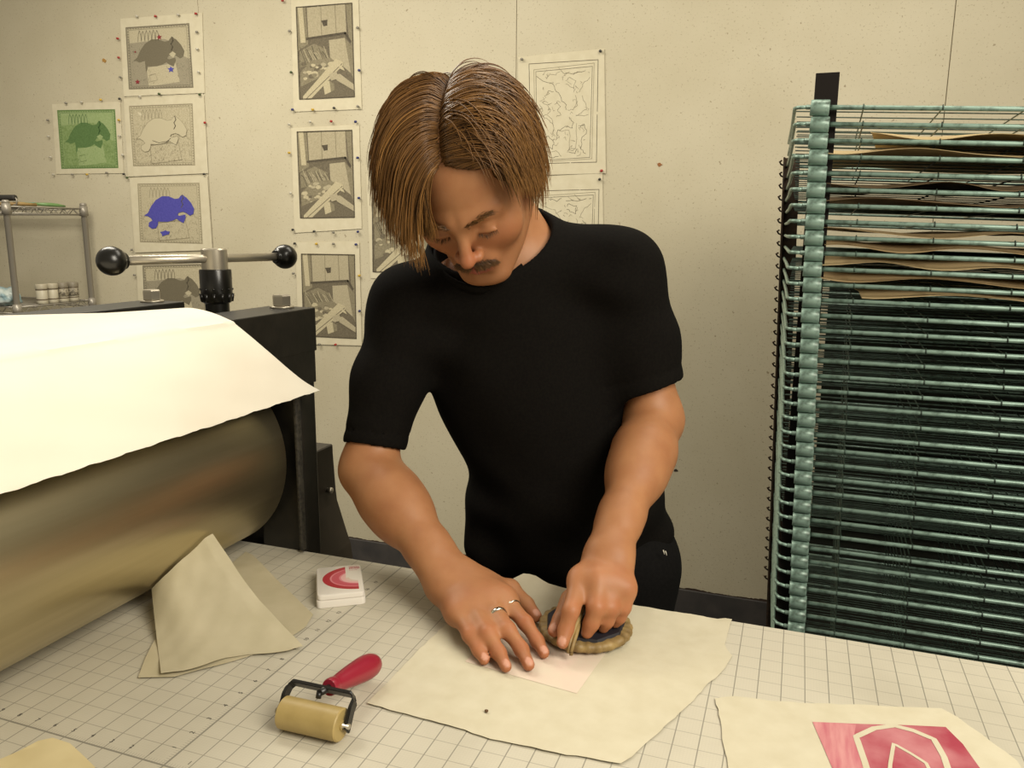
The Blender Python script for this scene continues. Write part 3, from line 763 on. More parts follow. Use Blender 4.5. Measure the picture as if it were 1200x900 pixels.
kl = Vector((-.375, .248, 1.3640)); kr = Vector((-.2875, .533, 1.3640)); dk = (kr-kl).normalized()
bm = bmesh.new(); tube(bm, [kl, kr], .0068, 18); bar = bmo('handle_bar', bm, steel, press)
for p, s in ((kl, -1), (kr, 1)):
    bm = bmesh.new()
    lathe(bm, [(.009, -.021), (.011, -.0205), (.012, -.019)]+[(.0208*math.sin(t), -.0208*math.cos(t)) for t in np.linspace(.62, PI-.001, 18)][:-1]+[(0, .0208)], p, dk*s, 28)
    bmo('ball_knob', bm, plast, bar)
# gear housing behind the frame
gearm = mat('gear_box_brown', '332c22', .5, noise=('292319', 30, .3, .7))
bm = bmesh.new()
g = [(-.40, 1.030), (-.226, 1.030), (-.226, .945), (-.222, .925), (-.195, .845), (-.18, .72), (-.18, .32), (-.40, .32)]
y0, y1 = FY1+.004, .565
A = [bm.verts.new((x, y0, z)) for x, z in g]; Bv = [bm.verts.new((x, y1, z)) for x, z in g]
bm.faces.new(A); bm.faces.new(Bv[::-1])
for i in range(len(g)): bm.faces.new((A[i], A[(i+1) % len(g)], Bv[(i+1) % len(g)], Bv[i]))
bmesh.ops.bevel(bm, geom=bm.edges[:], offset=.002, segments=1, affect='EDGES')
gh = bmo('gear_housing', bm, gearm, press); tag(gh, 'dark brown gear housing behind the side frame')
bm = bmesh.new(); lathe(bm, [(0, 0), (.004, 0), (.004, .006), (.0055, .006), (.0055, .010), (0, .011)], (-.2260, .54, .951), (1, 0, 0), 12); bmo('bolt', bm, steel, gh)
bm = bmesh.new(); box(bm, (-.262, FY1+.012, 1.030), (-.232, .50, 1.0316)); tag(bmo('tape_label', bm, mat('pink_tape', 'b98d80', .6), gh), 'small pink tape strip')

# ---- big white sheet thrown over the crown beams
R0 = [(-.140, .397, 1.166), (-.142, .362, 1.186), (-.1445, .325, 1.212), (-.148, .290, 1.240), (-.1545, .260, 1.266), (-.166, .236, 1.288), (-.184, .219, 1.300), (-.208, .214, 1.3045), (-.238, .221, 1.302), (-.272, .229, 1.2945), (-.312, .231, 1.2940)]
def rcurve(u):
    x = u*(len(R0)-1); i = min(int(x), len(R0)-2); t = x-i
    P = [np.array(R0[max(0, min(len(R0)-1, i+k))]) for k in (-1, 0, 1, 2)]
    return .5*((2*P[1])+(-P[0]+P[2])*t+(2*P[0]-5*P[1]+4*P[2]-P[3])*t*t+(-P[0]+3*P[1]-3*P[2]+P[3])*t**3)
NU, NV = 60, 90; VM = .62
vs = []; fs = []
for j in range(NV+1):
    v = VM*j/NV
    for i in range(NU+1):
        u = i/NU; w = max(0, (u-.55)/.45); w = w*w*(3-2*w)
        D = np.array([-.766*w, -(1-w)-.643*w, 0]); D /= np.linalg.norm(D)
        p = rcurve(u)+D*v
        if i == 0: p = p+np.array([.0004, 0, .0009])*(vnoise(v*90, 1, 1, 2)+.8*vnoise(v*310, 2, 1, 5)*max(0, vnoise(v*23, 0, 1, 8)))
        p = p+np.array([.5, 0, .5])*.0022*vnoise(v*9, u*4, 1, 5)*(1-.7*w)
        if w > .3: p[2] = max(p[2], 1.2925)
        else: p[0] = max(p[0], -.1625) if p[2] < 1.289 else p[0]
        vs.append(p)
for j in range(NV):
    for i in range(NU): a = j*(NU+1)+i; fs.append((a, a+1, a+NU+2, a+NU+1))
feltm = mat('white_blotter', 'f2ecdb', .85, noise=('ece5d3', 7, .4, .75), bump=(180, .06, .002))
n, L, b = nodes_of(feltm)     # a few grey handling smudges
tc = n.new('ShaderNodeTexCoord'); nz = n.new('ShaderNodeTexNoise'); nz.inputs['Scale'].default_value = 13; nz.inputs['Detail'].default_value = 3; L.new(tc.outputs['Object'], nz.inputs['Vector'])
mr = n.new('ShaderNodeMapRange'); mr.inputs['From Min'].default_value = .70; mr.inputs['From Max'].default_value = .82; mr.inputs['To Max'].default_value = .5; L.new(nz.outputs['Fac'], mr.inputs['Value'])
mx = n.new('ShaderNodeMix'); mx.data_type = 'RGBA'; mx.inputs['B'].default_value = lin('b3ac9c'); L.new(b.inputs['Base Color'].links[0].from_socket, mx.inputs['A']); L.new(mr.outputs['Result'], mx.inputs['Factor']); L.new(mx.outputs['Result'], b.inputs['Base Color'])
o = pyd('blotter_sheet', vs, fs, feltm); solid(o, .0018, 1)
tag(o, 'large bright white sheet draped over the top of the press, above the roller', 'sheet')

# ================================================================== THINGS ON THE BED
# ---- ink pad
pad = thing('ink_pad', 'white plastic ink pad case with a red rainbow arc on its lid', 'ink pad', (-.03, .26, BED))
o0 = Vector(atz(371, 714)); ax = Vector(atz(428, 708))-o0; ax.z = 0; LX = .0665; ex = ax.normalized(); ey = Vector((-ex.y, ex.x, 0)); LY = .098
PMx = Matrix((( ex.x, ey.x, 0, o0.x), (ex.y, ey.y, 0, o0.y), (0, 0, 1, BED), (0, 0, 0, 1)))
def rbox(lo, hi, r, mi=0, n=6, top=.0012):
    bm = bmesh.new(); ol = []
    for cx, cy, a0 in ((hi[0]-r, hi[1]-r, 0), (lo[0]+r, hi[1]-r, PI/2), (lo[0]+r, lo[1]+r, PI), (hi[0]-r, lo[1]+r, 1.5*PI)):
        for k in range(n+1): a = a0+PI/2*k/n; ol.append((cx+r*math.cos(a), cy+r*math.sin(a), cx, cy))
    rings = []
    cxm, cym = (lo[0]+hi[0])/2, (lo[1]+hi[1])/2
    for z, ins in ((lo[2], top*.5), (lo[2]+top*.5, 0), (hi[2]-top, 0), (hi[2]-top*.3, top*.3), (hi[2], top)):
        rings.append([bm.verts.new((x-ins*np.sign(x-cxm), y-ins*np.sign(y-cym), z)) for x, y, _, _ in ol])
    for a, c in zip(rings, rings[1:]):
        for k in range(len(ol)): bm.faces.new((a[k], a[(k+1) % len(ol)], c[(k+1) % len(ol)], c[k]))
    bm.faces.new(rings[0][::-1]); bm.faces.new(rings[-1]); return bm
whitep = mat('white_plastic', 'dcd6cc', .3, spec=.5)
def onpad(name, bm, m, parent=pad, sm=True):
    bm.transform(PMx); o = bmo(name, bm, m, parent); 
    return autosmooth(o, 35) if sm else o
onpad('case_base', rbox((0, 0, 0), (LX, LY, .0105), .006), whitep)
lid = onpad('case_lid', rbox((.0012, .0012, .0107), (LX-.0012, LY-.0012, .0185), .006, top=.002), whitep)
arcc = [mat('arc_red', 'a8202f', .45), mat('arc_pink', 'd4808a', .45), mat('arc_red_b', 'c1505f', .45), mat('arc_pale', 'e0b0ae', .45), mat('arc_blush', 'd8c2b6', .45)]
# nested arches opening to the right
AC = (.0625, .052)
def arch(r0, r1, m, nm='lid_arc'):
    bm = bmesh.new(); z = .01855; A = []; Bq = []
    for t in np.linspace(PI*.5, PI*1.5, 40):
        sx = 1.28
        A.append((AC[0]-.010*(t < PI*.5+.01)*0+r0*sx*math.cos(t), AC[1]+r0*.98*math.sin(t))); Bq.append((AC[0]+r1*sx*math.cos(t), AC[1]+r1*.98*math.sin(t)))
    A = [(min(x, AC[0]-.004 if y < AC[1] else AC[0]-.020), y) for x, y in A]; Bq = [(min(x, AC[0]-.004 if y < AC[1] else AC[0]-.020), y) for x, y in Bq]
    va = [bm.verts.new((x, y, z)) for x, y in A]; vb = [bm.verts.new((x, y, z)) for x, y in Bq]
    for i in range(len(A)-1): bm.faces.new((va[i], va[i+1], vb[i+1], vb[i]))
    for f in bm.faces:
        f.normal_update()
        if f.normal.z < 0: f.normal_flip()
    o = onpad(nm, bm, m, lid, False)
    solid(o, .0001, 1)
for r0, r1, m in ((.0415, .0335, arcc[0]), (.0335, .0315, arcc[1]), (.0315, .0235, arcc[2]), (.0235, .0215, arcc[1]), (.0215, .0165, arcc[3]), (.0165, .0125, arcc[4])): arch(r0, r1, m)
# small red lettering at the lid's far right corner (too small to read)
bm = bmesh.new()
for i, (w, h) in enumerate(((.012, .0006), (.0155, .0024), (.0155, .003), (.013, .0006), (.010, .0006))):
    y = .0905-i*.0036; x = LX-.0185; rr = random.Random(i)
    while x < LX-.0185+w:
        q = rr.uniform(.0006, .0022); box(bm, (x, y-h/2, .01855), (min(x+q, LX-.004), y+h/2, .01865)); x += q+.0006
onpad('lid_lettering', bm, mat('arc_text', 'b5505a', .5), lid, False)

# ---- brayer
br = thing('brayer', 'ink brayer with a tan rubber roller and a red handle', 'brayer', (.13, .03, BED))
ra = np.array(atz(331, 834, BED+.017)); rb = np.array(atz(402, 850, BED+.017))
rad = .0165
ra[2] = rb[2] = BED+rad+.0004
ax = Vector(rb-ra); Lr = ax.length; ax.normalize(); mid = Vector((ra+rb)/2)
pr = Vector((-ax.y, ax.x, 0))     # towards the handle (away from the viewer)
tan = mat('tan_rubber', 'b09a63', .45, noise=('9c8752', 25, .35, .7))
bm = bmesh.new(); h = Lr/2
lathe(bm, [(0, -h), (.005, -h), (.005, -h+.0012), (rad-.0012, -h+.0012), (rad, -h+.0024), (rad, h-.0024), (rad-.0012, h-.0012), (.005, h-.0012), (.005, h), (0, h)], mid, ax, 48)
autosmooth(bmo('rubber_roller', bm, tan, br), 35)
frm = mat('brayer_frame_black', '1b1916', .35)
bm = bmesh.new(); fr = []
off = h+.0035; back = .019; zz = rad+.0045
def bpnt(s, d, z): return mid+ax*s+pr*d+Vector((0, 0, z))
def strap(bm, pts, wv, th):
    """flat strap: pts path, wv width vector per point, th thickness vector per point"""
    rings = []
    for p, w, t in zip(pts, wv, th): rings.append([bm.verts.new(p+w*a+t*c) for a, c in ((-1, -1), (1, -1), (1, 1), (-1, 1))])
    for a, c in zip(rings, rings[1:]):
        for k in range(4): bm.faces.new((a[k], a[(k+1) % 4], c[(k+1) % 4], c[k]))
    bm.faces.new(rings[0][::-1]); bm.faces.new(rings[-1])
slope = (pr*.8+Vector((0, 0, .6))).normalized(); perp = ax.cross(slope)
W5, T5 = .0060, .0019
path = [bpnt(-off, 0, -.006), bpnt(-off, back*.6, .012), bpnt(-off, back, zz-.004), bpnt(-off+.004, back+.003, zz), bpnt(off-.004, back+.003, zz), bpnt(off, back, zz-.004), bpnt(off, back*.6, .012), bpnt(off, 0, -.006)]
wv = [perp*W5]*2+[perp*W5]*4+[perp*W5]*2
th = [ax*T5, ax*T5, (ax+slope).normalized()*T5*1.2, slope*T5, -slope*T5*-1, (-ax+slope).normalized()*T5*1.2, -ax*T5, -ax*T5]
strap(bm, path, wv, th); bmesh.ops.bevel(bm, geom=bm.edges[:], offset=.0008, segments=2, affect='EDGES')
fo = bmo('wire_frame', bm, frm, br)
fo.name = 'roller_frame'
bm = bmesh.new(); tube(bm, [bpnt(-off-.004, 0, 0), bpnt(off+.004, 0, 0)], .0028, 12); bmo('axle', bm, steel, br)
# handle
c0 = bpnt(.004, back+.003, zz); he = Vector(atz(446, 773, BED+.018)); hd = (he-c0); hl = hd.length; hd.normalize()
bm = bmesh.new(); tube(bm, [c0-hd*.012, c0+hd*.012], .0038, 12); tube(bm, [c0-hd*.012+Vector((0, 0, .001)), c0-hd*.014-Vector((0, 0, .005))], .003, 10); bmo('shank', bm, frm, fo)
bm = bmesh.new()
lathe(bm, [(r*1.22, h*1.08) for r, h in [(0, .004), (.0070, .004), (.0076, .006), (.0076, .011), (.0070, .0125), (.0068, .015), (.0078, .022), (.0098, .040), (.0112, .058), (.0116, .068), (.0108, .077), (.0088, .0835), (.0055, .0872), (0, .0885)]], c0, hd, 36)
for v in bm.verts:
    d = (v.co-c0).dot(hd)
    if d > .05 and False: pass
redm = mat('red_handle', '8e1c30', .38, coat=.2)
autosmooth(bmo('handle', bm, redm, br), 40)

# ---- folded tan sheets by the roller
tanp = mat('newsprint', 'bdb498', .8, noise=('b2a98c', 25, .3, .75))
tanp2 = mat('newsprint_b', 'bcb295', .8, noise=('b0a687', 25, .3, .75))
def onroller(x, y, gap=.0015):
    d = ray(x, y); o = CAM-np.array([DX, 0, DZ]); a = d[0]**2+d[2]**2; b2 = 2*(o[0]*d[0]+o[2]*d[2]); c = o[0]**2+o[2]**2-(DR+gap)**2
    q = b2*b2-4*a*c
    t = (-b2-math.sqrt(q))/(2*a) if q > 0 else -b2/(2*a)
    return CAM+d*t
pts = [(288, 648), (296, 652), (330, 686), (367, 722), (358, 737), (342, 748), (300, 768), (250, 783), (205, 795), (162, 796), (170, 775), (180, 755), (205, 720), (240, 690)]
o = sheet('paper_sheet', [atz(*p, BED) for p in pts], lambda x, y: BED+.0012+.0012*(1+vnoise(x*25, y*25, 1, 3)), tanp2, step=.012)
tag(o, 'flat tan sheet lying underneath the propped folded sheet, by the roller', 'paper sheet', 'tan sheets beside the roller')
# the propped one: leans against the roller at its top and left corner
bt = [(192, 791), (215, 786), (240, 779), (265, 771), (290, 767), (315, 765.5), (338, 763), (355, 757)]
tp = [(178, 690), (188, 680), (199, 669), (210, 659), (221, 649), (231, 640), (240, 631), (249, 626)]
nu, nv = 28, 28; vs = []; fs = []
def lerp_path(P, t):
    x = t*(len(P)-1); i = min(int(x), len(P)-2); f = x-i; return (P[i][0]*(1-f)+P[i+1][0]*f, P[i][1]*(1-f)+P[i+1][1]*f)
for j in range(nv+1):
    for i in range(nu+1):
        u, v = i/nu, j/nv
        b3 = lerp_path(bt, u); t3 = lerp_path(tp, u)
        B3 = np.array(atz(*b3, BED+.0035+.004*max(0, math.sin(u*7))**2)); T3 = np.array(onroller(*t3, .003))
        p = B3*(1-v)+T3*v
        p[2] = p[2]-.016*math.sin(PI*v)*(1-.3*u)+.002*vnoise(u*5, v*5, 1, 4)
        if u < .12: p = p+np.array([.0, -.004, .004])*(1-u/.12)*(1-v)
        p[2] = max(p[2], BED+.0034)
        dx, dz = p[0]-DX, p[2]-DZ; rr = math.hypot(dx, dz)
        if rr < DR+.003: p[0] = DX+dx*(DR+.003)/rr; p[2] = DZ+dz*(DR+.003)/rr
        p[2] = max(p[2], BED+.0034)
        vs.append(p)
for j in range(nv):
    for i in range(nu): a = j*(nu+1)+i; fs.append((a, a+1, a+nu+2, a+nu+1))
o = pyd('paper_sheet', vs, fs, tanp); solid(o, .0006, 1)
tag(o, 'tan folded paper sheet propped up against the steel roller', 'paper sheet', 'tan sheets beside the roller')

# ---- thin sheet being printed
thin = mat('thin_paper', 'c9c2aa', .8, noise=('c1b99f', 40, .3, .75), bump=(35, .25, .004))
out = [(430, 826), (452, 803), (474, 780), (498, 757), (520, 736), (545, 712), (575, 690)]
P = [atz(*p) for p in out]+[np.array([.178, .372, BED])]+[np.array([.20, .386, BED]), np.array([.24, .380, BED]), np.array([.30, .386, BED]), np.array([.36, .385, BED]), np.array([.43, .383, BED])]
P += [atz(858, 727), atz(853, 742), atz(849, 757), atz(858, 770), atz(846, 788), atz(822, 812), atz(795, 838), atz(762, 868), atz(740, 889), atz(727, 897), atz(690, 890), atz(650, 884), atz(600, 873), atz(575, 868), atz(545, 857), atz(505, 846), atz(465, 836)]
P = [np.array([p[0], min(p[1], .389), BED]) for p in P]
def zp1(x, y):
    e = max(0, (y-.345)/.04); k = math.exp(-((x-.215)/.06)**2)
    e2 = max(0, .09-y)/.05
    return BED+.0009+.0006*(1+vnoise(x*22, y*22, 1, 1))+.022*min(1, e)**1.5*k+.004*min(1, e)*(1+vnoise(x*40, 0, 1, 2))*.5+.0010*min(1, e2)*(.6+.4*vnoise(x*20, 1, 1, 6))
o = sheet('thin_paper', P, zp1, thin, step=.009, jag=.0008, thick=.0003)
tag(o, 'large thin cream sheet under the man\'s hands, with a pink square showing through', 'paper')
pap1 = o
gq = [np.array(atz(*p)) for p in ((545, 777), (676, 815), (712, 764), (660, 740), (590, 735))]
ghost = mat('ghost_pink', 'd3bdad', .8, noise=('d0c4b0', 30, .3, .7))
g2 = sheet('ink_show_through', gq, lambda x, y: zp1(x, y)+.0006, ghost, pap1, step=.009, thick=.0001)
tag(g2, 'faint pink square showing through the paper')
# brown crumb on the sheet
p = atz(570, 837); tag(blob('crumb', (p[0], p[1], zp1(p[0], p[1])+.0022), (.0024, .0019, .0017), mat('crumb', '5b4127', .8), 8, .4, 2), 'tiny brown crumb on the cream sheet in front of the hands', 'crumb')

# ---- finished print at the lower right
P = [atz(838, 820), atz(860, 817), atz(905, 823), atz(960, 826), atz(1010, 828), atz(1060, 831), atz(1103, 833), atz(1122, 843), atz(1150, 862), atz(1178, 882), atz(1192, 893), atz(1225, 950), atz(1235, 1060), atz(885, 1040), atz(853, 900), atz(846, 860)]
zp2 = lambda x, y: BED+.0007+.0007*(1+vnoise(x*20, y*20, 1, 9))+.002*max(0, (y-.22)/.05)
o = sheet('finished_print', P, zp2, thin, step=.010, jag=.0007, thick=.0003)
tag(o, 'cream sheet with a red geometric block print, lower right corner of the bed', 'print')
rm = mat('block_red', '9c3546', .7, noise=('bb7a7e', 16, .38, .66)); rl = mat('block_pink', 'c98d8c', .7, noise=('b4606c', 40, .35, .7, (3, .4, 1)))
rq = [atz(*q) for q in ((952, 848), (1108, 854), (1128, 874), (1150, 905), (1185, 985), (1010, 975), (985, 925))]
img = sheet('printed_block', rq, lambda x, y: zp2(x, y)+.0006, rm, o, step=.010, thick=.0001); tag(img, 'red block print with white outlines')
rq2 = [atz(*q) for q in ((952, 848), (1003, 851), (1000, 868), (1015, 895), (1040, 970), (1010, 975), (985, 925))]
sheet('streaky_band', rq2, lambda x, y: zp2(x, y)+.00075, rl, img, step=.010, thick=.0001)
def ribbon(name, px, w, par, m):
    P = [np.array(atz(*q)) for q in px]; bm = bmesh.new(); PP = []
    for a, c in zip(P, P[1:]):
        for k in range(6): PP.append(a+(c-a)*k/6)
    PP.append(P[-1]); Lf = []; Rg = []
    for i, p in enumerate(PP):
        d = PP[min(i+1, len(PP)-1)]-PP[max(0, i-1)]; nn = np.array([-d[1], d[0], 0]); nn /= np.linalg.norm(nn)
        for S, s in ((Lf, 1), (Rg, -1)):
            q = p+nn*w/2*s; S.append(bm.verts.new((q[0], q[1], zp2(q[0], q[1])+.0010)))
    for i in range(len(PP)-1): bm.faces.new((Lf[i], Rg[i], Rg[i+1], Lf[i+1]))
    o = bmo(name, bm, m, par); solid(o, .0001, 1); return o
ribbon('white_outline', [(1022, 925), (1013, 895), (1003, 866), (1024, 856), (1047, 853), (1070, 859), (1094, 869), (1106, 890), (1118, 925)], .0062, img, thin)
ribbon('white_outline', [(1041, 925), (1043, 898), (1047, 874), (1066, 885), (1085, 897), (1100, 925)], .0036, img, thin)
# ---- tan sheet corner at the lower left
P = [atz(-20, 905), atz(0, 892), atz(22, 882), atz(45, 871), atz(62, 868), atz(82, 874), atz(98, 888), atz(112, 903), atz(95, 960), atz(-10, 980)]
o = sheet('paper_sheet', P, lambda x, y: BED+.001+.0016*(1+vnoise(x*25, y*25, 1, 3)), mat('tan_cloth', 'cfc094', .85, noise=('c4b487', 20, .3, .7)), step=.010)
tag(o, 'curled tan paper at the bottom left corner of the picture', 'paper sheet')
# ================================================================== DRYING RACK
RX, RY0, RY1, RW = .578, .985, 1.62, 1.02
RZ, RS, NT = 1.636, .0292, 42
green = mat('rack_green', '86a093', .36, .2, noise=('46574c', 55, .50, .70))
dgreen = mat('rack_wire', '3f5247', .5, .2, noise=('1f251d', 60, .45, .7))
rust = mat('rack_dark_iron', '2b2118', .7, .3, noise=('453423', 70, .4, .65))
rack = thing('drying_rack', 'tall green metal print drying rack with many wire trays, at right', 'drying rack', (RX+RW/2, (RY0+RY1)/2, 0))
def tray_mesh():
    bm = bmesh.new(); r = .0044
    # perimeter rod with a bent corner: front, left side, back, right side
    c = .02
    loop = [(-.032+c, 0, 0), (RW, 0, 0)]
    tube(bm, [(-.032+c, 0, 0), (.3, 0, 0), (.6, 0, 0), (RW, 0, 0)], r, 9)
    tube(bm, [(-.032+c, 0, 0), (-.032+c*.3, c*.3, 0), (-.032, c, 0), (-.040, .3, -.001), (-.052, RY1-RY0, 0)], r*.8, 7)
    tube(bm, [(RW, 0, 0), (RW, RY1-RY0, 0)], r*.8, 6); tube(bm, [(-.052, RY1-RY0, 0), (RW, RY1-RY0, 0)], r*.8, 6)
    x = .085
    while x < RW-.03:
        # cross wire hooked over the front rod
        tube(bm, [(x, -.0046, -.003), (x, -.0050, .002), (x, 0, .0058), (x+.001, .012, .001), (x+.02, RY1-RY0, 0)], .0014, 5, mi=1); x += .128
    y = .075
    while y < RY1-RY0-.02:
        tube(bm, [(-.03, y, .0026), (RW, y, .0026)], .0012, 4, mi=1); y += .078
    me = bpy.data.meshes.new('tray'); bmesh.ops.recalc_face_normals(bm, faces=bm.faces[:]); bm.to_mesh(me); bm.free(); me.materials.append(green); me.materials.append(dgreen)
    return me
def sleeve_mesh():
    bm = bmesh.new()
    lathe(bm, [(.0048, 0), (.0130, .0), (.0143, .0015), (.0143, .0315), (.0130, .033), (.0048, .033)], (-.0045, 0, -.001), (1, 0, 0), 22)
    for k in range(5): pass
    me = bpy.data.meshes.new('tray_sleeve'); bmesh.ops.recalc_face_normals(bm, faces=bm.faces[:]); bm.to_mesh(me); bm.free(); me.materials.append(green)
    return me
def hook_mesh():
    bm = bmesh.new()
    yb = RY1-RY0
    tube(bm, [(-.050, yb-.012, -.002), (-.060, yb-.014, .001), (-.068, yb-.012, .004), (-.072, yb-.014, .010), (-.067, yb-.018, .013)], .0024, 6)
    me = bpy.data.meshes.new('tray_spring'); bm.to_mesh(me); bm.free(); me.materials.append(rust)
    return me
tm, sm, hm = tray_mesh(), sleeve_mesh(), hook_mesh()
tray_pos = []
t0 = s0 = h0 = None
for i in range(NT):
    z = RZ-RS*i; tilt = -.052*min(1, max(0, (z-1.16)/.46)); jx = -.034+.0009*i+.0008*math.sin(i*2.3)
    if t0 is None:
        t0 = link_mesh('tray', tm, None, rack); s0 = link_mesh('tray_sleeve', sm, None, t0, True); t, s = t0, s0
    else:
        t = dup(t0, rack); s = dup(s0, t)
    t.matrix_parent_inverse = Matrix.Translation(-rack.location)
    t.location = (RX+.0035+jx, RY0+.0012*math.sin(i*1.7), z); t.rotation_euler = (0, -tilt*-1 if False else -tilt, 0)
    qs = [s]
    if i >= 2:
        if h0 is None: h0 = hh = link_mesh('tray_spring', hm, None, t)
        else: hh = dup(h0, t)
        qs.append(hh)
    for q in qs: q.matrix_parent_inverse = Matrix.Identity(4)
    tray_pos.append((t.location.copy(), tilt))
# posts
bm = bmesh.new(); box(bm, (RX-.030, RY0+.016, .05), (RX+.011, RY0+.021, RZ+.062), bevel=.001); bmo('front_post', bm, mat('post_black', '1a1512', .7, spec=.15), rack)
bm = bmesh.new(); box(bm, (RX-.092, RY1-.008, .05), (RX-.052, RY1-.002, RZ-.035), bevel=.001); box(bm, (RX-.092, RY1-.034, .05), (RX-.087, RY1-.004, RZ-.035), bevel=.001)
for v_ in bm.verts: v_.co.x += max(0, 1.12-v_.co.z)*.045
bmesh.ops.scale(bm, vec=(1, 1, 1), verts=bm.verts); bmo('rear_post', bm, rust, rack)
for y in (RY0+.018, RY1-.02):
    bm = bmesh.new(); box(bm, (RX+RW-.03, y-.004, .05), (RX+RW+.01, y+.004, RZ+.05), bevel=.001); bmo('right_post', bm, rust, rack)
# dark panel added behind the trays, stands in for the shade inside
bm = bmesh.new(); box(bm, (RX+.045, RY1+.016, .12), (RX+RW, RY1+.020, 1.30), bevel=.001); bmo('shade_panel', bm, mat('rack_shade', '26291f', .7), rack)
bm = bmesh.new()
for y in (RY0, RY1-.03): box(bm, (RX-.03, y, .05), (RX+RW+.01, y+.03, .085), bevel=.003)
box(bm, (RX-.092, RY1-.04, .05), (RX, RY1-.002, .084), bevel=.003)
for x in (RX-.03, RX+RW-.025): box(bm, (x, RY0, .05), (x+.03, RY1, .084), bevel=.003)
bmo('base_frame', bm, rust, rack)
for x in (RX-.01, RX+RW-.01):
    for y in (RY0+.02, RY1-.02):
        bm = bmesh.new(); lathe(bm, [(0, -.011), (.022, -.011), (.0255, -.007), (.0255, .007), (.022, .011), (0, .011)], (x, y, .0258), (1, 0, 0), 20); box(bm, (x-.014, y-.01, .03), (x+.014, y+.01, .055))
        bmo('caster', bm, mat('foot_rubber', '2a2926', .7), rack)
# sheets drying on the trays
tanA = mat('rack_paper', 'c6b084', .85, noise=('b59f73', 12, .3, .75)); tanB = mat('rack_paper_b', 'b49c72', .85, noise=('a0885f', 12, .3, .75)); drk = mat('rack_paper_dark', '836e50', .85, noise=('6e5b40', 12, .3, .7))
def rsheet(i, x0, x1, y0, y1, amp, seed, m, lab, skew=.0, lift=.0045):
    loc, tilt = tray_pos[i]; nx, ny = 44, 20; vs = []; fs = []
    for j in range(ny+1):
        for k in range(nx+1):
            u, v = k/nx, j/ny; x = x0+(x1-x0)*u+skew*v; y = y0+(y1-y0)*v+.006*vnoise(u*9, v, 1, seed)
            fr = min(1, v/.13); fr = fr*fr*(3-2*fr); z = lift+(.0125*fr)*(.78+.22*math.sin(u*6+seed))+amp*.95*(.5+.5*math.sin(u*19*(x1-x0)/.8*(1+.25*math.sin(u*5+seed))+seed*1.9+v))*(1-.5*fr)+.0012*(1+vnoise(u*12, v*6, 1, seed))
            z = min(z, RS-.0065)
            dx = x-.0
            vs.append((loc.x+dx*math.cos(tilt), loc.y+y, loc.z+z+dx*math.sin(tilt)*1.0))
    for j in range(ny):
        for k in range(nx): a = j*(nx+1)+k; fs.append((a, a+1, a+nx+2, a+nx+1))
    o = pyd('drying_sheet', vs, fs, m); solid(o, .0009, 1)
    tag(o, lab, 'paper sheet', 'sheets on the drying rack')
LB = 'tan sheet on the drying rack, %s'
rsheet(2, .10, .94, .010, .50, .013, 1, tanA, LB % 'topmost, seen just under the two highest bars', .05, .0035)
rsheet(3, .015, .95, .008, .52, .013, 2, tanA, LB % 'second from the top, pale wavy front edge')
rsheet(5, .03, .93, .012, .50, .014, 5, drk, LB % 'third from the top, dark brown')
rsheet(6, .02, .92, .014, .50, .012, 3, drk, LB % 'fourth from the top, dim with a lifted left corner', .02)
rsheet(8, .02, .95, .010, .50, .013, 4, tanB, LB % 'fifth from the top')
rsheet(9, .03, .95, .010, .48, .012, 7, tanB, LB % 'sixth from the top, lying flat')
rsheet(10, .02, .95, .010, .50, .010, 6, tanA, LB % 'seventh from the top, broad pale front')
rsheet(11, .012, .95, .010, .50, .013, 8, tanB, LB % 'eighth from the top')
rsheet(12, .10, .95, .006, .48, .014, 9, tanA, LB % 'lowest, with a pale corner sticking out over the bar', -.03)
# ================================================================== THE MAN
PLOC = (.215, .63, 0)
man = thing('person', 'young man in a black t-shirt bending over the bed, pressing a round pad', 'person', PLOC)
BK = -FW
def rotv(v, ax, a):
    ax = ax/np.linalg.norm(ax); return v*math.cos(a)+np.cross(ax, v)*math.sin(a)+ax*(ax@v)*(1-math.cos(a))
hb, hr, hy = math.radians(53), math.radians(26), math.radians(27)
ex = RT; ey = -math.sin(hb)*UP+math.cos(hb)*BK; ez = math.cos(hb)*UP+math.sin(hb)*BK
ex, ey, ez = [rotv(v, BK, hr) for v in (ex, ey, ez)]
ex, ey = rotv(ex, ez, -hy), rotv(ey, ez, -hy)
HR = np.stack([ex, ey, ez], 1)
HS = 1.06
HC = atd(551, 211, 1.10)
def hp(x, y, z): return HC+HR@(np.array([x, y, z])*HS)

PV = np.array([.215, .635, .88]); WA = atd(665, 570, 1.33); CH = atd(622, 440, 1.29); UC = atd(606, 345, 1.265); NB = atd(588, 262, 1.235)
SR = atd(472, 362, 1.225); ER = atd(432, 550, 1.205); WR = atz(528, 676, BED+.050)
SL = atd(738, 318, 1.215); EL = atd(768, 492, 1.245); WL = atz(713, 648, 1.0)
bx = (SL-SR)/np.linalg.norm(SL-SR); bz = (UC-PV)/np.linalg.norm(UC-PV); by = np.cross(bz, bx); by /= np.linalg.norm(by); bx = np.cross(by, bz)
TB = np.stack([bx, by, bz], 1)
def torso(e):
    return [('u', ell(PV, (.138+e, .108+e, .16+e), TB), .0), ('u', ell(WA, (.143+e, .100+e, .17+e), TB), .08),
            ('u', ell(CH, (.153+e, .105+e, .16+e), TB), .08), ('u', ell(UC, (.150+e, .088+e, .10+e), TB), .05),
            ('u', cone(UC*.5+NB*.5, SR-bx*-.01, .050+e, .048+e), .05), ('u', cone(UC*.5+NB*.5, SL-bx*.01, .050+e, .048+e), .05),
            ('u', cone(UC, NB*.8+HC*.2, .075+e*.5, .050+e*.2), .04)]
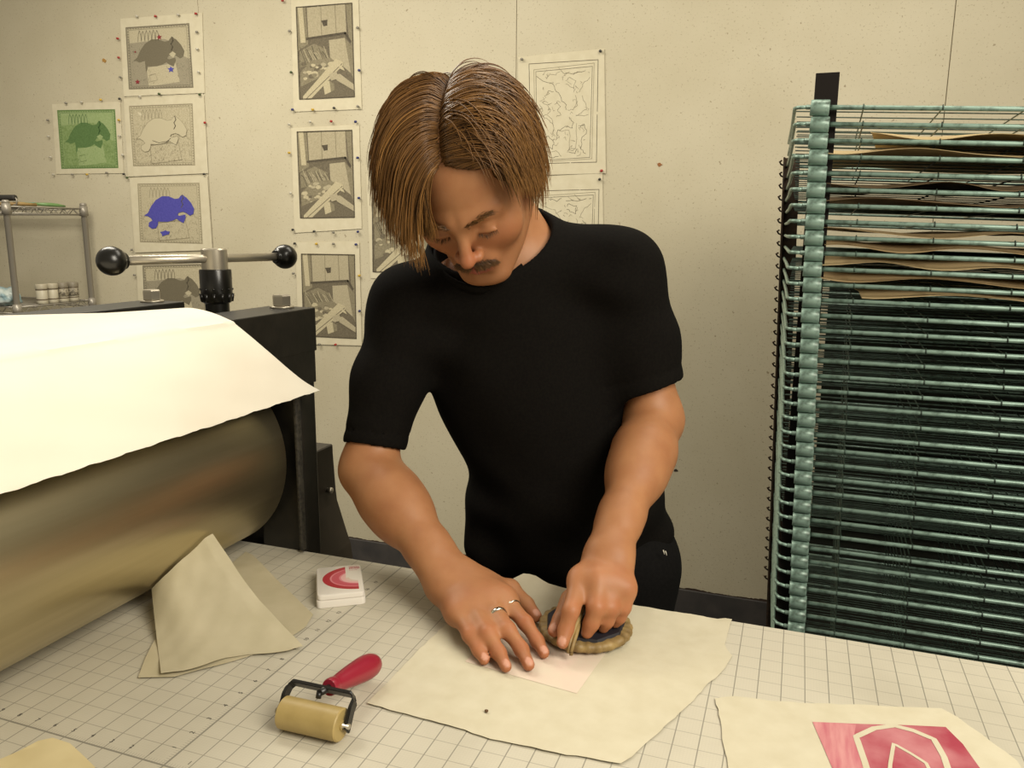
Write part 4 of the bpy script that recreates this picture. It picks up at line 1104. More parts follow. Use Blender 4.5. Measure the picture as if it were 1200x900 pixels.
# ---- arms and hands
FL = BED+.0022
ops = torso(-.014)
def arm(S, E, Wp, r):
    M1 = E*.55+Wp*.45
    d = (Wp-E)/np.linalg.norm(Wp-E)
    return [('u', cone(S, E, .040, .0385), .03), ('u', cone(E, E*.72+Wp*.28, .0385, .0425), .03), ('u', cone(E*.72+Wp*.28, M1, .0425, .0385), .03), ('u', cone(M1, E*.2+Wp*.8, .0380, .0275), .03)]
ops += arm(SR, ER, WR, 0); ops += arm(SL, EL, WL, 0)
nails = []; knuck = []; 
def fingers(chains, rad, k=.006):
    out = []
    for ch, rr in zip(chains, rad):
        for i in range(len(ch)-1): out.append(('u', cone(ch[i], ch[i+1], rr[i], rr[i+1]), k if i else .014))
        for q in ch[1:-1]: knuck.append(q)
    return out
# his right hand, flat on the paper (left in the picture)
Z = lambda px, py, h: atz(px, py, FL+h)
rM = [Z(535, 716, .030), Z(551, 706, .036), Z(570, 702, .038), Z(589, 700, .036)]
rch = [[rM[0], Z(550, 744, .022), Z(561, 762, .0125), Z(567.5, 773, .0075)],
       [rM[1], Z(571.5, 742, .027), Z(585, 765, .014), Z(593, 781, .008)],
       [rM[2], Z(595, 738, .028), Z(611, 761, .014), Z(619.5, 779, .008)],
       [rM[3], Z(616, 730, .026), Z(629.5, 751, .013), Z(637.5, 765, .008)]]
ops += fingers(rch, [(.0105, .0086, .0074, .0066), (.0112, .0093, .0081, .0070), (.0115, .0096, .0084, .0073), (.0112, .0092, .0081, .0070)])
for m, rr in zip(rM, (.0135, .0145, .0155, .0155)): ops.append(('u', cone(WR+(m-rM[1])*.55+np.array([0, 0, -.008]), m-np.array([0, 0, .004]), .021, rr), .022))
rT = [Z(566, 682, .032), Z(598, 690, .024), Z(617, 708, .016), Z(628, 722, .011)]
ops += [('u', cone(WR+np.array([.012, 0, -.01]), rT[1], .021, .0125), .02), ('u', cone(rM[3]-np.array([0, 0, .012]), rT[0], .014, .014), .02), ('u', cone(rT[1], rT[2], .0118, .0102), .008), ('u', cone(rT[2], rT[3], .0102, .0082), .004)]
fw_r = (WR-ER)/np.linalg.norm(WR-ER); side_r = np.cross(fw_r, [0, 0, 1]); side_r /= np.linalg.norm(side_r)
for s in (-1, 1): ops.append(('u', cone(ER*.25+WR*.75+side_r*s*.008, WR+side_r*s*.013+np.array([0, 0, -.006]), .024, .0205), .02))
# his left hand, gripping the rubbing pad (right in the picture)
PZ = BED+.0025
lM = [atz(679, 676, BED+.082), atz(700, 676, BED+.086), atz(719, 679, BED+.082), atz(734, 687, BED+.074)]
lch = [[lM[0], atz(669, 716, BED+.058), atz(663, 738, BED+.037), atz(659.5, 753, BED+.0262)],
       [lM[1], atz(699, 712, BED+.060), atz(693, 730, BED+.040), atz(688, 741, BED+.0275)],
       [lM[2], atz(716, 712, BED+.056), atz(711, 727, BED+.038), atz(707, 735, BED+.0275)],
       [lM[3], atz(731, 712, BED+.050), atz(726, 723, BED+.036), atz(721, 730, BED+.0270)]]
ops += fingers(lch, [(.0122, .0102, .0092, .0076), (.0122, .0105, .0098, .0080), (.0118, .0100, .0092, .0076), (.0108, .0088, .0080, .0068)], .005)
for m, rr in zip(lM, (.0125, .0128, .0122, .0115)): ops.append(('u', cone(WL+(m-lM[1])*.35+np.array([0, 0, -.004]), m-np.array([0, .002, .004]), .018, rr), .014))
lT = [atz(678, 676, BED+.060), atz(667, 702, BED+.046), atz(657, 726, BED+.034), atz(649, 739, BED+.0265)]
ops += [('u', cone(WL+np.array([-.006, 0, -.012]), lT[1]+np.array([.006, .006, 0]), .017, .0125), .014), ('u', cone(lT[1], lT[2], .0115, .0100), .008), ('u', cone(lT[2], lT[3], .0100, .0080), .004)]
fw_l = (WL-EL)/np.linalg.norm(WL-EL); side_l = np.cross(fw_l, [0, 0, 1]); side_l /= np.linalg.norm(side_l)
for s in (-1, 1): ops.append(('u', cone(EL*.25+WL*.75+side_l*s*.006, WL+side_l*s*.010, .0225, .0185), .02))
for ch in rch+lch+[rT, lT]: nails.append((np.array(ch[-1]), np.array(ch[-2])))
# ---- neck and head
neckT = hp(0, -.030, -.045)
ops += [('u', cone(NB-(neckT-NB)*.25, neckT, .058, .052), .03)]
def mirror(fn):
    return lambda p: fn(np.stack([np.abs(p[:, 0]), p[:, 1], p[:, 2]], 1))
face = [('u', ell((0, -.008, .032), (.0745, .096, .084)), 0), ('u', ell((0, .028, -.030), (.060, .064, .078)), .03),
        ('u', mirror(cone((.054, -.002, -.056), (.020, .070, -.099), .015, .016)), .03), ('u', ell((0, .073, -.101), (.019, .017, .0155)), .016),
        ('u', mirror(ell((.044, .056, -.028), (.022, .021, .022))), .025),
        ('u', mirror(cone((.008, .0865, .0115), (.046, .068, .012), .010, .008)), .016),
        ('s', mirror(ell((.031, .099, -.004), (.0165, .0150, .0120))), .010),
        ('u', mirror(ell((.031, .0735, -.0045), (.0138, .0142, .0120))), .004),
        ('u', mirror(ell((.0315, .0865, -.0085), (.0142, .0035, .0030))), .004),
        ('u', cone((0, .0880, .008), (0, .1085, -.030), .0068, .0086), .010), ('u', ell((0, .1105, -.0345), (.0102, .0108, .0092)), .005),
        ('u', mirror(ell((.0125, .1000, -.0370), (.0072, .0098, .0072))), .004), ('s', mirror(ball((.0062, .1045, -.0450), .0034)), .003),
        ('u', ell((0, .083, -.064), (.027, .0145, .022)), .014), 
        ('s', cone((0, .104, -.047), (0, .0995, -.055), .0016, .0024), .004),
        ('u', mirror(cone((.0045, .0972, -.0600), (.0215, .0880, -.0645), .0042, .0018)), .003), ('u', mirror(cone((.0, .0955, -.0705), (.019, .0880, -.0660), .0056, .0022)), .003),
        ('s', mirror(cone((0, .1015, -.0648), (.0225, .0905, -.0650), .0010, .0010)), .002), ('s', ell((0, .0965, -.0830), (.016, .006, .0045)), .006)]
ear = [('u', ell((.0765, -.012, -.016), (.0075, .0165, .029)), 0), ('s', ell((.0845, -.010, -.012), (.0052, .0095, .018)), .004), ('u', ell((.075, -.003, -.036), (.006, .007, .009)), .006)]
fc = combine(face); er = mirror(combine(ear))
def headfn(p):
    q = ((p-HC.astype(np.float32))@HR.astype(np.float32))/HS
    return smin(fc(q), er(q), .006)*HS
hc32 = HC.astype(np.float32)
base = combine(ops)
def body_fn(p):
    d = base(p)
    near = np.linalg.norm(p-hc32, axis=1) < .22
    if near.any(): d[near] = smin(d[near], headfn(p[near]), .022)
    return d
vs, fs = mesh_sdf(body_fn, (-.20, .10, .78), (.56, .80, 1.66), .0025)
skin = mat('skin', 'a6754f', .5, noise=('986643', 28, .3, .72), bump=(520, .10, .0008), sss=.12, spec=.35)
n, L, b = nodes_of(skin)
prev = b.inputs['Base Color'].links[0].from_socket
for nm, col in (('flush', 'a85f40'), ('lip', 'a0524a'), ('nail', 'c99782'), ('stubble', '8d6248')):
    at = n.new('ShaderNodeAttribute'); at.attribute_name = nm
    mx = n.new('ShaderNodeMix'); mx.data_type = 'RGBA'; mx.inputs['B'].default_value = lin(col)
    L.new(prev, mx.inputs['A']); L.new(at.outputs['Fac'], mx.inputs['Factor']); prev = mx.outputs['Result']
L.new(prev, b.inputs['Base Color'])
body, vs = np_mesh('body', vs, fs, skin, man, 1)
loc = ((vs-HC)@HR)/HS
def g(p, s): return np.exp(-((vs-np.array(p))**2).sum(1)/(2*s*s))
def gl(p, s): return np.exp(-((np.stack([np.abs(loc[:, 0]), loc[:, 1], loc[:, 2]], 1)-np.array(p))**2/(2*np.array(s)**2)).sum(1))
flush = .55*np.max([g(k, .010) for k in knuck]+[g(q[0], .009) for q in nails]+[.8*g(m, .012) for m in rM+lM], axis=0)
flush = np.maximum(flush, .6*gl((0, .112, -.036), (.014, .014, .014))+.35*gl((.042, .07, -.03), (.02, .02, .02))+.3*gl((.076, -.01, -.015), (.012, .02, .03)))
attr(body, 'flush', np.clip(flush, 0, 1))
attr(body, 'lip', np.clip(1.5*gl((.006, .098, -.0605), (.011, .008, .0026))+1.5*gl((.005, .098, -.0705), (.010, .008, .0036)), 0, .85))
nl = np.zeros(len(vs))
for tip, dip in nails:
    d = (tip-dip)/np.linalg.norm(tip-dip); up = np.array([0, 0, 1.])-d*d[2]; up /= np.linalg.norm(up)
    c = tip+up*.0065+d*.001; q = vs-c; s2 = np.cross(d, up)
    e = (q@d/.0058)**2+(q@s2/.0050)**2+(q@up/.0045)**2
    nl = np.maximum(nl, np.clip((1.15-e)*4, 0, 1)*.75)
attr(body, 'nail', nl)
attr(body, 'stubble', np.clip(.28*gl((.0, .08, -.09), (.035, .03, .018))+.25*gl((.045, .03, -.075), (.015, .035, .015)), 0, .4))

# ---- rings on his right hand
silver = mat('silver', 'c9c4b5', .2, 1.0)
def ring(a, c, t, rad, w):
    d = Vector(np.array(c)-np.array(a)).normalized(); p = Vector(np.array(a)*(1-t)+np.array(c)*t)
    bm = bmesh.new(); lathe(bm, [(rad-.0004, -w), (rad+.0006, -w), (rad+.0012, -w*.5), (rad+.0012, w*.5), (rad+.0006, w), (rad-.0004, w)], p, d, 32)
    o = bmo('finger_ring', bm, silver, man, True); return o
tag(ring(rch[2][0], rch[2][1], .56, .0109, .0026), 'wide silver ring on the middle finger')
tag(ring(rch[3][0], rch[3][1], .44, .0108, .0013), 'thin silver ring on the index finger')

# ---- t-shirt
cloth = mat('black_cotton', '0d0b09', .9, noise=('110f0c', 300, .4, .6), bump=(900, .15, .0006), spec=.08)
nd = (neckT-NB)/np.linalg.norm(neckT-NB)
uaR = (ER-SR)/np.linalg.norm(ER-SR); uaL = (EL-SL)/np.linalg.norm(EL-SL)
hemR = SR+(ER-SR)*.86; hemL = SL+(EL-SL)*.77
def folds(p):
    x = (p-UC.astype(np.float32))@TB.astype(np.float32)
    f = np.sin(x[:, 0]*38+x[:, 2]*46+np.sin(x[:, 2]*21)*1.4)*np.exp(-((np.abs(x[:, 0])-.13)/.07)**2)*.0030
    f += np.sin(x[:, 2]*60+np.sin(x[:, 0]*17)*2.2)*np.clip((-.22-x[:, 2])/.2, 0, 1)*.0045
    f += np.sin(x[:, 0]*29-x[:, 2]*19+1.)*.0014
    return f
tors = combine(torso(.006)+[('u', ell(atd(757, 622, 1.345), (.032, .045, .026), TB), .035), ('u', cone(atd(575, 560, 1.33), atd(566, 640, 1.33), .03, .034), .04)])
slv = combine([('u', cone(SR+bx*.016, SR*.55+ER*.45, .055, .0500), 0), ('u', cone(SR*.55+ER*.45, ER, .0500, .0475), .03)])
slv2 = combine([('u', cone(SL-bx*.014, SL*.55+EL*.45, .056, .0525), 0), ('u', cone(SL*.55+EL*.45, EL+uaL*.03, .0525, .055), .03)])
hR_n = uaR+bx*.10; hL_n = uaL+bx*.10
pR = plane(hemR, hR_n); pL = plane(hemL, hL_n)
inR = cone(SR, ER, .044, .0408); inL = cone(SL, EL+uaL*.03, .047, .0470)
iR2 = plane(hemR-uaR*.025, uaR); iL2 = plane(hemL-uaL*.025, uaL)
CP = np.array([atd(*q) for q in ((612, 229, 1.285), (627, 244, 1.265), (631, 264, 1.235), (627, 287, 1.205), (611, 312, 1.180), (586, 331, 1.165), (560, 338, 1.155), (530, 328, 1.165), (512, 306, 1.19), (514, 281, 1.225), (526, 257, 1.26), (550, 240, 1.285), (580, 227, 1.295))])
CC = CP.mean(0); _, _, vt = np.linalg.svd(CP-CC); cn_ = vt[2]*np.sign(vt[2]@nd); cr_ = np.linalg.norm(CP-CC, axis=1).mean()
mound = cone(UC-by*.0, CC-cn_*.004, .085, cr_+.006); mplane = plane(CC+cn_*.003, cn_)
neckhole = cone(CC+cn_*.012, CC+cn_*.25, cr_-.001, cr_+.05)
waistcut = plane((0, 0, .82), (0, 0, -1))
def shirt_fn(p):
    d = tors(p); sl = smax(slv(p), pR(p), .004); sl2 = smax(slv2(p), pL(p), .004)
    d = smin(d, sl, .05); d = smin(d, sl2, .05)
    d = smin(d, smax(mound(p), mplane(p), .004), .03)
    d = d+folds(p)
    # roll of the stitched hems
    for pl, cn in ((pR, slv), (pL, slv2)):
        q = pl(p); c = cn(p); d = d+np.where(np.abs(c) < .025, .0014*np.exp(-((q+.022)/.0042)**2), 0)
    d = smax(d, -np.maximum(inR(p), -iR2(p)), .002); d = smax(d, -np.maximum(inL(p), -iL2(p)), .002)
    d = smax(d, -neckhole(p), .004)
    return smax(d, waistcut(p), .01)
vs, fs = mesh_sdf(shirt_fn, (-.24, .20, .80), (.60, .86, 1.50), .0036)
tee, _ = np_mesh('tshirt', vs, fs, cloth, man, 2); tag(tee, 'plain black cotton t-shirt')
bm = bmesh.new()
d, u, v = frame_of(nd); pts = []
for k in range(len(CP)*5+1):
    x = k/5; i = int(x) % len(CP); t = x-int(x); Pc = [CP[(i+j) % len(CP)] for j in (-1, 0, 1, 2)]
    pts.append(Vector(.5*((2*Pc[1])+(-Pc[0]+Pc[2])*t+(2*Pc[0]-5*Pc[1]+4*Pc[2]-Pc[3])*t*t+(-Pc[0]+3*Pc[1]-3*Pc[2]+Pc[3])*t**3)))
def band(bm, pts, r1, r2, axis, n=8):
    rings = []
    for i in range(len(pts)-1):
        p = pts[i]; dd = (pts[(i+1) % (len(pts)-1)]-pts[i-1 if i else len(pts)-2]).normalized(); w = Vector(axis)-dd*dd.dot(Vector(axis)); w.normalize(); t = dd.cross(w)
        rings.append([bm.verts.new(p+w*r1*math.cos(2*PI*k/n)+t*r2*math.sin(2*PI*k/n)) for k in range(n)])
    for i in range(len(rings)):
        a, c = rings[i], rings[(i+1) % len(rings)]
        for k in range(n):
            f = bm.faces.new((a[k], a[(k+1) % n], c[(k+1) % n], c[k])); f.smooth = True
pts = [q-Vector(cn_)*.003 for q in pts]; band(bm, pts, .0085, .0042, cn_*.75+nd*.25)
bmo('collar', bm, cloth, tee, True)

# ---- trousers and shoes (mostly hidden behind the bed)
trou = mat('black_trousers', '0c0b0a', .85, noise=('100f0e', 200, .4, .6), spec=.1)
kneeL, kneeR = np.array([.305, .60, .50]), np.array([.110, .61, .50]); ankL, ankR = np.array([.31, .67, .085]), np.array([.095, .68, .085])
tr = combine([('u', ell(PV+np.array([0, .008, -.02]), (.160, .120, .13)), 0), ('u', cone(PV+np.array([.085, 0, -.04]), kneeL, .088, .066), .05), ('u', cone(PV+np.array([-.085, 0, -.04]), kneeR, .088, .066), .05),
              ('u', cone(kneeL, ankL, .066, .054), .03), ('u', cone(kneeR, ankR, .066, .054), .03), ('i', plane((0, 0, .935), (0, 0, 1)), .01)])
tr2 = lambda p: tr(p)+.0025*np.sin(p[:, 2]*40+np.sin(p[:, 0]*30)*2)*np.clip((.75-p[:, 2])/.4, 0, 1)
vs, fs = mesh_sdf(tr2, (-.05, .42, .02), (.48, .84, .96), .006)
tro, _ = np_mesh('trousers', vs, fs, trou, man, 2)
for s in (0, 1):
    p = aty(777.5+s*2.6, 644.5+s*1.2, .55); q = aty(779+s*2.6, 649+s*1.2, .55)
    p = atd(777.2+s*2.6, 644.5+s*1.3, 1.268); q = atd(778.6+s*2.6, 649.5+s*1.3, 1.268)
    bm = bmesh.new(); tube(bm, [p, q], .0009, 6); bmo('drawstring_tip', bm, mat('white_tip', 'c9c3b2', .6), tro)
shoe = mat('shoe_black', '1a1816', .5)
for a in (ankL, ankR):
    f = combine([('u', cone(a+np.array([0, .035, -.045]), a+np.array([.0, -.15, -.056]), .036, .030), 0), ('u', cone(a+np.array([0, .02, -.04]), a+np.array([0, .02, .02]), .040, .044), .03), ('i', plane((0, 0, .003), (0, 0, -1)), .004)])
    lo = a-np.array([.07, .24, .09]); vs, fs = mesh_sdf(f, lo, lo+np.array([.14, .34, .17]), .005)
    np_mesh('shoe', vs, fs, shoe, man, 2)

# ---- hair
hairm = mat('brown_hair', '5a3c1f', .42, spec=.45)
n, L, b = nodes_of(hairm)
at = n.new('ShaderNodeAttribute'); at.attribute_name = 'tone'
cr = n.new('ShaderNodeValToRGB'); e = cr.color_ramp.elements
e[0].position = 0; e[0].color = lin('3c2713'); e[1].position = 1; e[1].color = lin('a0743c')
e2 = cr.color_ramp.elements.new(.45); e2.color = lin('6d4b24')
L.new(at.outputs['Fac'], cr.inputs['Fac']); L.new(cr.outputs['Color'], b.inputs['Base Color'])
grav = HR.T@np.array([0, 0, -1.])
EC = np.array([0, -.010, .030]); ER_ = np.array([.0775, .0990, .0870])
def strands(P0, D0, Ls, offs, steps, gk, stiff, jit, swirl=None, face=True, stick=.45):
    """grow strands in head space; returns (n, steps+1, 3)"""
    N = len(P0); P = np.zeros((N, steps+1, 3)); P[:, 0] = P0; D = D0/np.linalg.norm(D0, axis=1)[:, None]
    ph = rng.uniform(0, 6.28, (N, 3))
    for s in range(steps):
        t = s/steps
        D = D*stiff+grav[None]*gk*(1-stiff)*(.5+1.3*t)
        if swirl is not None: D = D+swirl*(1-stiff)*max(0, 1-1.2*t)
        D = D+jit*np.sin(ph+s*.55)*(.4+t)
        D /= np.linalg.norm(D, axis=1)[:, None]
        Q = P[:, s]+D*(Ls/steps)[:, None]
        off = offs*min(1, .30+1.6*t)
        R = ER_[None]+off[:, None]
        q = (Q-EC)/R; r = np.linalg.norm(q, axis=1); ins = r < 1
        Q[ins] = EC+(q[ins]/r[ins][:, None])*R[ins]
        if stick > 0:
            q = (Q-EC)/R; r = np.linalg.norm(q, axis=1); lim = 1.02+.9*max(0, t-stick)**1.5; o_ = r > lim
            Q[o_] = EC+(q[o_]/r[o_][:, None])*lim*R[o_]
        if face:
            q = (Q-np.array([0, .028, -.030]))/(np.array([.064, .070, .080])+off[:, None]*.6); r = np.linalg.norm(q, axis=1); ins = r < 1
            Q[ins] = np.array([0, .028, -.030])+(q[ins]/r[ins][:, None])*(np.array([.064, .070, .080])+off[ins][:, None]*.6)
        D = Q-P[:, s]; D /= np.maximum(np.linalg.norm(D, axis=1), 1e-6)[:, None]
        P[:, s+1] = Q
    return P
def strand_mesh(name, Ps, rad, m, parent, tones, nside=3):
    VS, FS, TN = [], [], []; k0 = 0
    for P, r0, tn in zip(Ps, rad, tones):
        N, S, _ = P.shape
        T = np.gradient(P, axis=1); T /= np.maximum(np.linalg.norm(T, axis=2), 1e-9)[..., None]
        ref = np.array([.31, .52, .79]); U = np.cross(T, ref); U /= np.maximum(np.linalg.norm(U, axis=2), 1e-9)[..., None]; Vv = np.cross(T, U)
        tt = np.linspace(0, 1, S)
        rr = r0[:, None]*np.clip(1.15-tt**2.5*1.0, .15, 1)[None]
        ring = np.stack([P+(U*math.cos(2*PI*k/nside)+Vv*math.sin(2*PI*k/nside))*rr[..., None] for k in range(nside)], 2)   # N,S,n,3
        VS.append(ring.reshape(-1, 3)); 
        TN.append(np.repeat((tn[:, None]+(tt[None]-.35)*.28).reshape(-1), nside))
        idx = np.arange(N*S*nside).reshape(N, S, nside)+k0; k0 += N*S*nside
        for k in range(nside):
            k2 = (k+1) % nside
            FS.append(np.stack([idx[:, :-1, k], idx[:, :-1, k2], idx[:, 1:, k2], idx[:, 1:, k]], -1).reshape(-1, 4))
    V = np.concatenate(VS); V = HC+(V*HS)@HR.T
    o, _ = np_mesh(name, V, np.concatenate(FS), m, parent, 0)
    attr(o, 'tone', np.clip(np.concatenate(TN), 0, 1))
    return o
def on_skull(dirs):
    d = dirs/np.linalg.norm(dirs, axis=1)[:, None]
    return EC+d/np.sqrt((d*d/(ER_*ER_)).sum(1))[:, None]*.985
allP, allR, allT = [], [], []
def add(P, tone, rad): allP.append(P); allT.append(tone); allR.append(rad)
# curtains falling from the centre part
for side, N in ((-1, 1500), (1, 1500)):
    cl = rng.integers(0, 90, N)                       # locks
    ca = rng.uniform(0, 1, 90); co = rng.uniform(.35, 1, 90); ct = rng.normal(0, .11, 90)
    a = np.clip(ca[cl]+rng.normal(0, .045, N), 0, 1)
    ang = math.radians(38)+a*math.radians(95)          # along the part, from hairline to crown
    w = np.abs(rng.normal(0, .10, N))*rng.choice([.3, 1.6], N)-.004
    d = np.stack([side*w, np.cos(ang), np.sin(ang)], 1)
    P0 = on_skull(d)
    nrm = (P0-EC)/ER_**2; nrm /= np.linalg.norm(nrm, axis=1)[:, None]
    back = np.stack([0*a, -np.sin(ang), np.cos(ang)], 1)
    D0 = nrm*.30+np.array([[side, 0, 0]])*((.45+.55*np.clip(a*2.2, 0, 1)) if side < 0 else np.ones(N))[:, None]+back*((-.45+.65*a) if side < 0 else (-.10+.35*a))[:, None]
    D0 += rng.normal(0, .06, D0.shape)
    Ls = (.143 if side < 0 else .128)*(1-.10*a)+rng.normal(0, .014, N)
    offs = (.014 if side < 0 else .007)+.016*co[cl]*rng.uniform(.75, 1.08, N)
    sw = np.array([[side*.55, .10 if side < 0 else -.85, .10]])*((.15+.85*np.clip(a*2.2, 0, 1)) if side < 0 else np.ones(N))[:, None]
    P = strands(P0, D0, Ls, offs, 18, .75, .80, .014 if side < 0 else .010, sw)
    add(P, .40+ct[cl]+rng.normal(0, .07, N), np.full(N, .00075))
# locks rooted along the front hairline
for side, N in ((-1, 900), (1, 1200)):
    cl = rng.integers(0, 36, N); ca = rng.uniform(0, 1, 36); co = rng.uniform(.4, 1, 36); ct = rng.normal(0, .10, 36)
    f = np.clip(ca[cl]+rng.normal(0, .03, N), 0, 1); phi = np.radians(2+66*f); el = np.radians(38-26*f+rng.uniform(-3, 10, N))
    P0 = on_skull(np.stack([side*np.sin(phi)*np.cos(el), np.cos(phi)*np.cos(el), np.sin(el)], 1))
    nrm = (P0-EC)/ER_**2; nrm /= np.linalg.norm(nrm, axis=1)[:, None]
    D0 = nrm*.35+np.array([[-.28, .30, -.15] if side < 0 else [.95, -.20, .02]])+rng.normal(0, .06, P0.shape)
    Ls = (.103 if side < 0 else .095)*(1-.25*f)+rng.normal(0, .008, N)
    P = strands(P0, D0, Ls, (.008 if side < 0 else .005)+.010*co[cl], 16, .75 if side < 0 else .5, .80 if side < 0 else .86, .010, np.array([-.05, .1, 0]) if side < 0 else np.array([.7, -.9, .0]), stick=.75)
    add(P, .42+ct[cl]+rng.normal(0, .07, N), np.full(N, .00075))
# undercoat over the sides and the back
N = 2200
u = rng.normal(0, 1, (9000, 3)); u /= np.linalg.norm(u, axis=1)[:, None]
keep = ~((u[:, 1] > .30) & (u[:, 2] < .55+.25*(np.abs(u[:, 0]) < .2))) & (u[:, 2] > -.55-.1*(u[:, 1] < 0)) & ~((u[:, 1] > -.15) & (u[:, 2] < -.25))
u = u[keep][:N]; N = len(u)
P0 = on_skull(u); nrm = (P0-EC)/ER_**2; nrm /= np.linalg.norm(nrm, axis=1)[:, None]
D0 = nrm*.45+np.stack([np.sign(u[:, 0])*.5, -.15-.3*(u[:, 1] < 0), -.35+0*u[:, 0]], 1)+rng.normal(0, .08, u.shape)
P = strands(P0, D0, rng.uniform(.06, .115, N), rng.uniform(.006, .024, N), 14, .5, .82, .010)
add(P, .30+rng.normal(0, .09, N), np.full(N, .0009))
# scalp volume under the strands
cap = combine([('u', ell(EC, ER_-.0012), 0), ('s', ell((0, .122, -.020), (.102, .086, .123)), .006), ('i', plane((0, -.02, -.050), (0, .35, -1)), .01)])
vs, fs = mesh_sdf(cap, (-.10, -.13, -.09), (.10, .12, .14), .004)
hair = strand_mesh('hair', allP, allR, hairm, man, allT); tag(hair, 'brown chin-length hair with a centre part')
c, _ = np_mesh('hair_base', HC+(vs*HS)@HR.T, fs, hairm, hair, 2); attr(c, 'tone', np.full(len(vs), .05))
c.data.materials.clear(); c.data.materials.append(mat('hair_roots', '4f351b', .95, spec=.1))
# ---- moustache and brows
def tuft(name, pts, N, D, ln, rad, tone, spread, gk=.0):
    P = []; pts = np.array(pts); T = []
    t = rng.uniform(0, 1, N)*(len(pts)-1); i = np.minimum(t.astype(int), len(pts)-2); f = (t-i)[:, None]
    P0 = pts[i]*(1-f)+pts[i+1]*f+rng.normal(0, 1, (N, 3))*np.array(spread)
    Dd = np.array(D)[i]*(1-f)+np.array(D)[i+1]*f+rng.normal(0, .16, (N, 3)); Dd /= np.linalg.norm(Dd, axis=1)[:, None]
    L_ = ln*rng.uniform(.7, 1.15, N)
    s = np.linspace(0, 1, 6)
    Pp = P0[:, None]+Dd[:, None]*L_[:, None, None]*s[None, :, None]
    Pp[..., 2] -= (L_[:, None]*s[None]**2)*.15
    return strand_mesh(name, [Pp], [np.full(N, rad)], hairm, man, [tone+rng.normal(0, .08, N)])
mo = [];
for s in (-1, 1):
    mo.append(([(s*.0015, .1010, -.0535), (s*.010, .0995, -.0540), (s*.018, .0945, -.0565), (s*.0235, .0885, -.0605)], [(s*.35, .40, -.75), (s*.6, .32, -.6), (s*.85, .05, -.5), (s*.8, -.15, -.6)]))
for k, (p, D) in enumerate(mo): tuft('moustache', p, 420, D, .0095, .00040, .16, (.0012, .0008, .0018))
for s in (-1, 1):
    tuft('eyebrow', [(s*.011, .0985, .0115), (s*.024, .0950, .0165), (s*.038, .0845, .0170), (s*.048, .0730, .0130)], 190, [(s*.5, .2, .7), (s*.9, 0, .35), (s*.9, -.4, 0), (s*.8, -.5, -.3)], .0085, .00035, .30, (.0012, .0006, .0018))
    tuft('eyelashes', [(s*.019, .0880, -.0100), (s*.031, .0905, -.0115), (s*.043, .0850, -.0100)], 60, [(s*.1, .8, -.5), (s*.2, .9, -.5), (s*.5, .7, -.4)], .0065, .00022, .08, (.0004, .0003, .0004))

# ================================================================== RUBBING PAD (held by his left hand)
BC = np.array(atz(686, 737, BED+.008)); BR = .0600
baren = thing('baren', 'round bamboo sheathed rubbing pad with a dark centre, held under his left hand', 'rubbing pad', (BC[0], BC[1], BED))
zb = BED+.0040
sheath = mat('bamboo_sheath', '9a8150', .55, noise=('6b5530', 55, .35, .68), bump=(120, .3, .001))
bm = bmesh.new(); n_ = 144
prof = [(0, 0), (.045, 0), (.0555, .0012), (.0592, .0045), (.0600, .0080), (.0590, .0112), (.0560, .0130), (.051, .0134), (.042, .0134), (.020, .0132), (0, .0132)]
rings = []
for r, h in prof:
    if r == 0: rings.append([bm.verts.new((BC[0], BC[1], zb+h))]); continue
    rr = []
    for k in range(n_):
        a = 2*PI*k/n_
        pl = .0012*math.sin(a*24+1.2*math.sin(a*5))*(1 if r > .04 and h > .001 else 0)
        rr.append(bm.verts.new((BC[0]+(r+pl*.6)*math.cos(a), BC[1]+(r+pl*.6)*math.sin(a), zb+h+pl*.5*(h > .005))))
    rings.append(rr)
for a, c in zip(rings, rings[1:]):
    for k in range(n_):
        k2 = (k+1) % n_
        if len(a) == 1: bm.faces.new((a[0], c[k2], c[k]))
        elif len(c) == 1: bm.faces.new((a[k], a[k2], c[0]))
        else: bm.faces.new((a[k], a[k2], c[k2], c[k]))
bmo('sheath_disc', bm, sheath, baren, True)
bm = bmesh.new(); ol = []
for k in range(9): a = 2*PI*k/9+.35; ol.append((BC[0]+.0535*math.cos(a)*(1.0 if k % 2 else .96), BC[1]+.0535*math.sin(a)*(1.0 if k % 2 else .96)))
lo_ = [bm.verts.new((x, y, zb+.0132)) for x, y in ol]; hi_ = [bm.verts.new((BC[0]+(x-BC[0])*.97, BC[1]+(y-BC[1])*.97, zb+.0168)) for x, y in ol]
for k in range(9): bm.faces.new((lo_[k], lo_[(k+1) % 9], hi_[(k+1) % 9], hi_[k]))
bm.faces.new(hi_)
tag(bmo('centre_pad', bm, mat('indigo_black', '1b1a20', .55, noise=('24222a', 60, .3, .7)), baren), 'black many-sided centre')
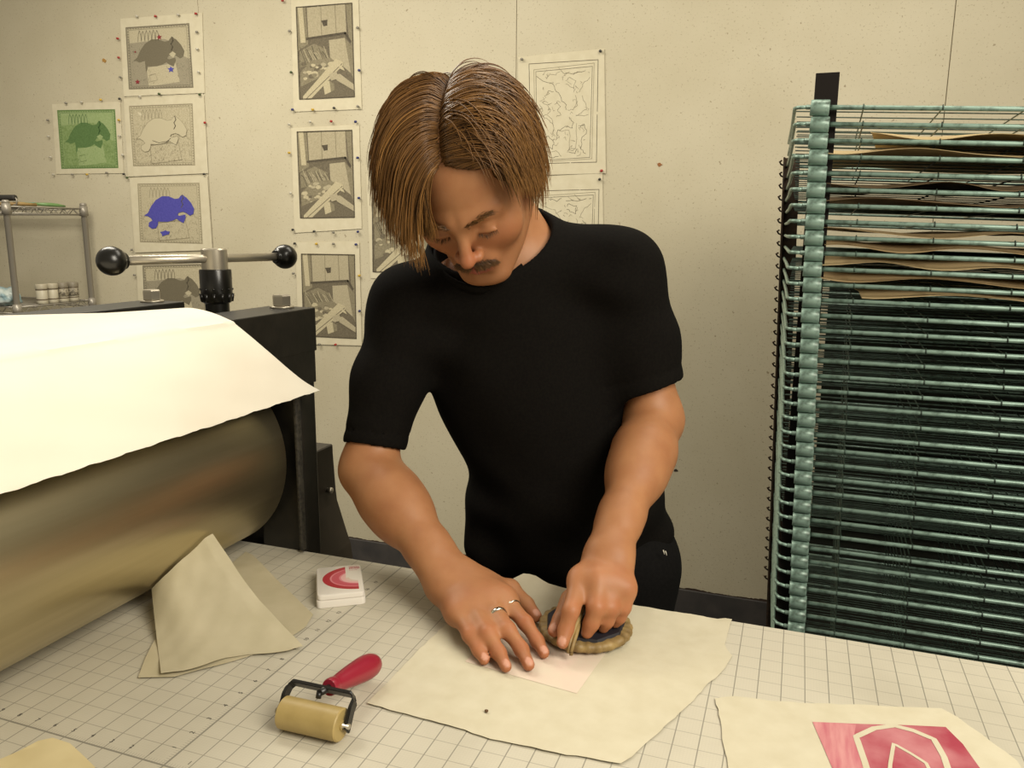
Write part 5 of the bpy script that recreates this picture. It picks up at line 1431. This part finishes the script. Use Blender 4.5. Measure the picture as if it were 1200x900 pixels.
# twisted strap handle across the disc
a0 = np.array(atz(668, 766, BED+.014)); a1 = np.array(atz(700, 700, BED+.016)); md = (a0+a1)/2
bm = bmesh.new(); K = 26
for s in (-1, 0, 1):
    pts = []
    for k in range(K+1):
        t = k/K; p = a0*(1-t)+a1*t; h = .034*math.sin(PI*t)**.75
        d = (a1-a0)/np.linalg.norm(a1-a0); sd = np.array([-d[1], d[0], 0])
        ph = t*9+s*2.1
        pts.append(p+np.array([0, 0, h])+sd*.0026*math.cos(ph)+np.array([0, 0, .0024*math.sin(ph)]))
    tube(bm, pts, [.0022+.0018*math.sin(PI*k/K) for k in range(K+1)], 8)
bmo('strap_handle', bm, sheath, baren, True)
# ================================================================== LIGHT, WORLD, CAMERA
def area(name, loc, size, power, col, rot=(0, 0, 0)):
    l = bpy.data.lights.new(name, 'AREA'); l.shape = 'RECTANGLE'; l.size, l.size_y = size; l.energy = power; l.color = col
    o = bpy.data.objects.new(name, l); COL.objects.link(o); o.location = loc; o.rotation_euler = rot
    return o
W = (1, .925, .785)
area('ceiling_lamp', (1.65, -.55, 2.35), (1.2, .9), 52, W, (math.radians(20), math.radians(48), 0))
area('ceiling_lamp', (-1.5, .95, 2.75), (1.6, .6), 44, W)
area('ceiling_lamp', (.5, 1.1, 2.8), (1.3, .5), 14, W)
w = bpy.data.worlds.new('room_light'); SC.world = w; w.use_nodes = True
bg = w.node_tree.nodes['Background']; bg.inputs['Color'].default_value = (1, .88, .68, 1); bg.inputs['Strength'].default_value = .34
cd = bpy.data.cameras.new('camera'); cam = bpy.data.objects.new('camera', cd); COL.objects.link(cam)
cd.sensor_fit = 'HORIZONTAL'; cd.sensor_width = 36; cd.lens = F*36/1200; cd.clip_start = .02
Mx = Matrix(((RT[0], UP[0], -FW[0], CAM[0]), (RT[1], UP[1], -FW[1], CAM[1]), (RT[2], UP[2], -FW[2], CAM[2]), (0, 0, 0, 1)))
cam.matrix_world = Mx
SC.camera = cam
vs_ = SC.view_settings
SC.display_settings.display_device = 'sRGB'
vs_.view_transform = 'Standard'; vs_.look = 'None'; vs_.gamma = 1; vs_.exposure = 0.0
try: vs_.use_curve_mapping = False
except Exception: pass
SC.cycles.max_bounces = 8
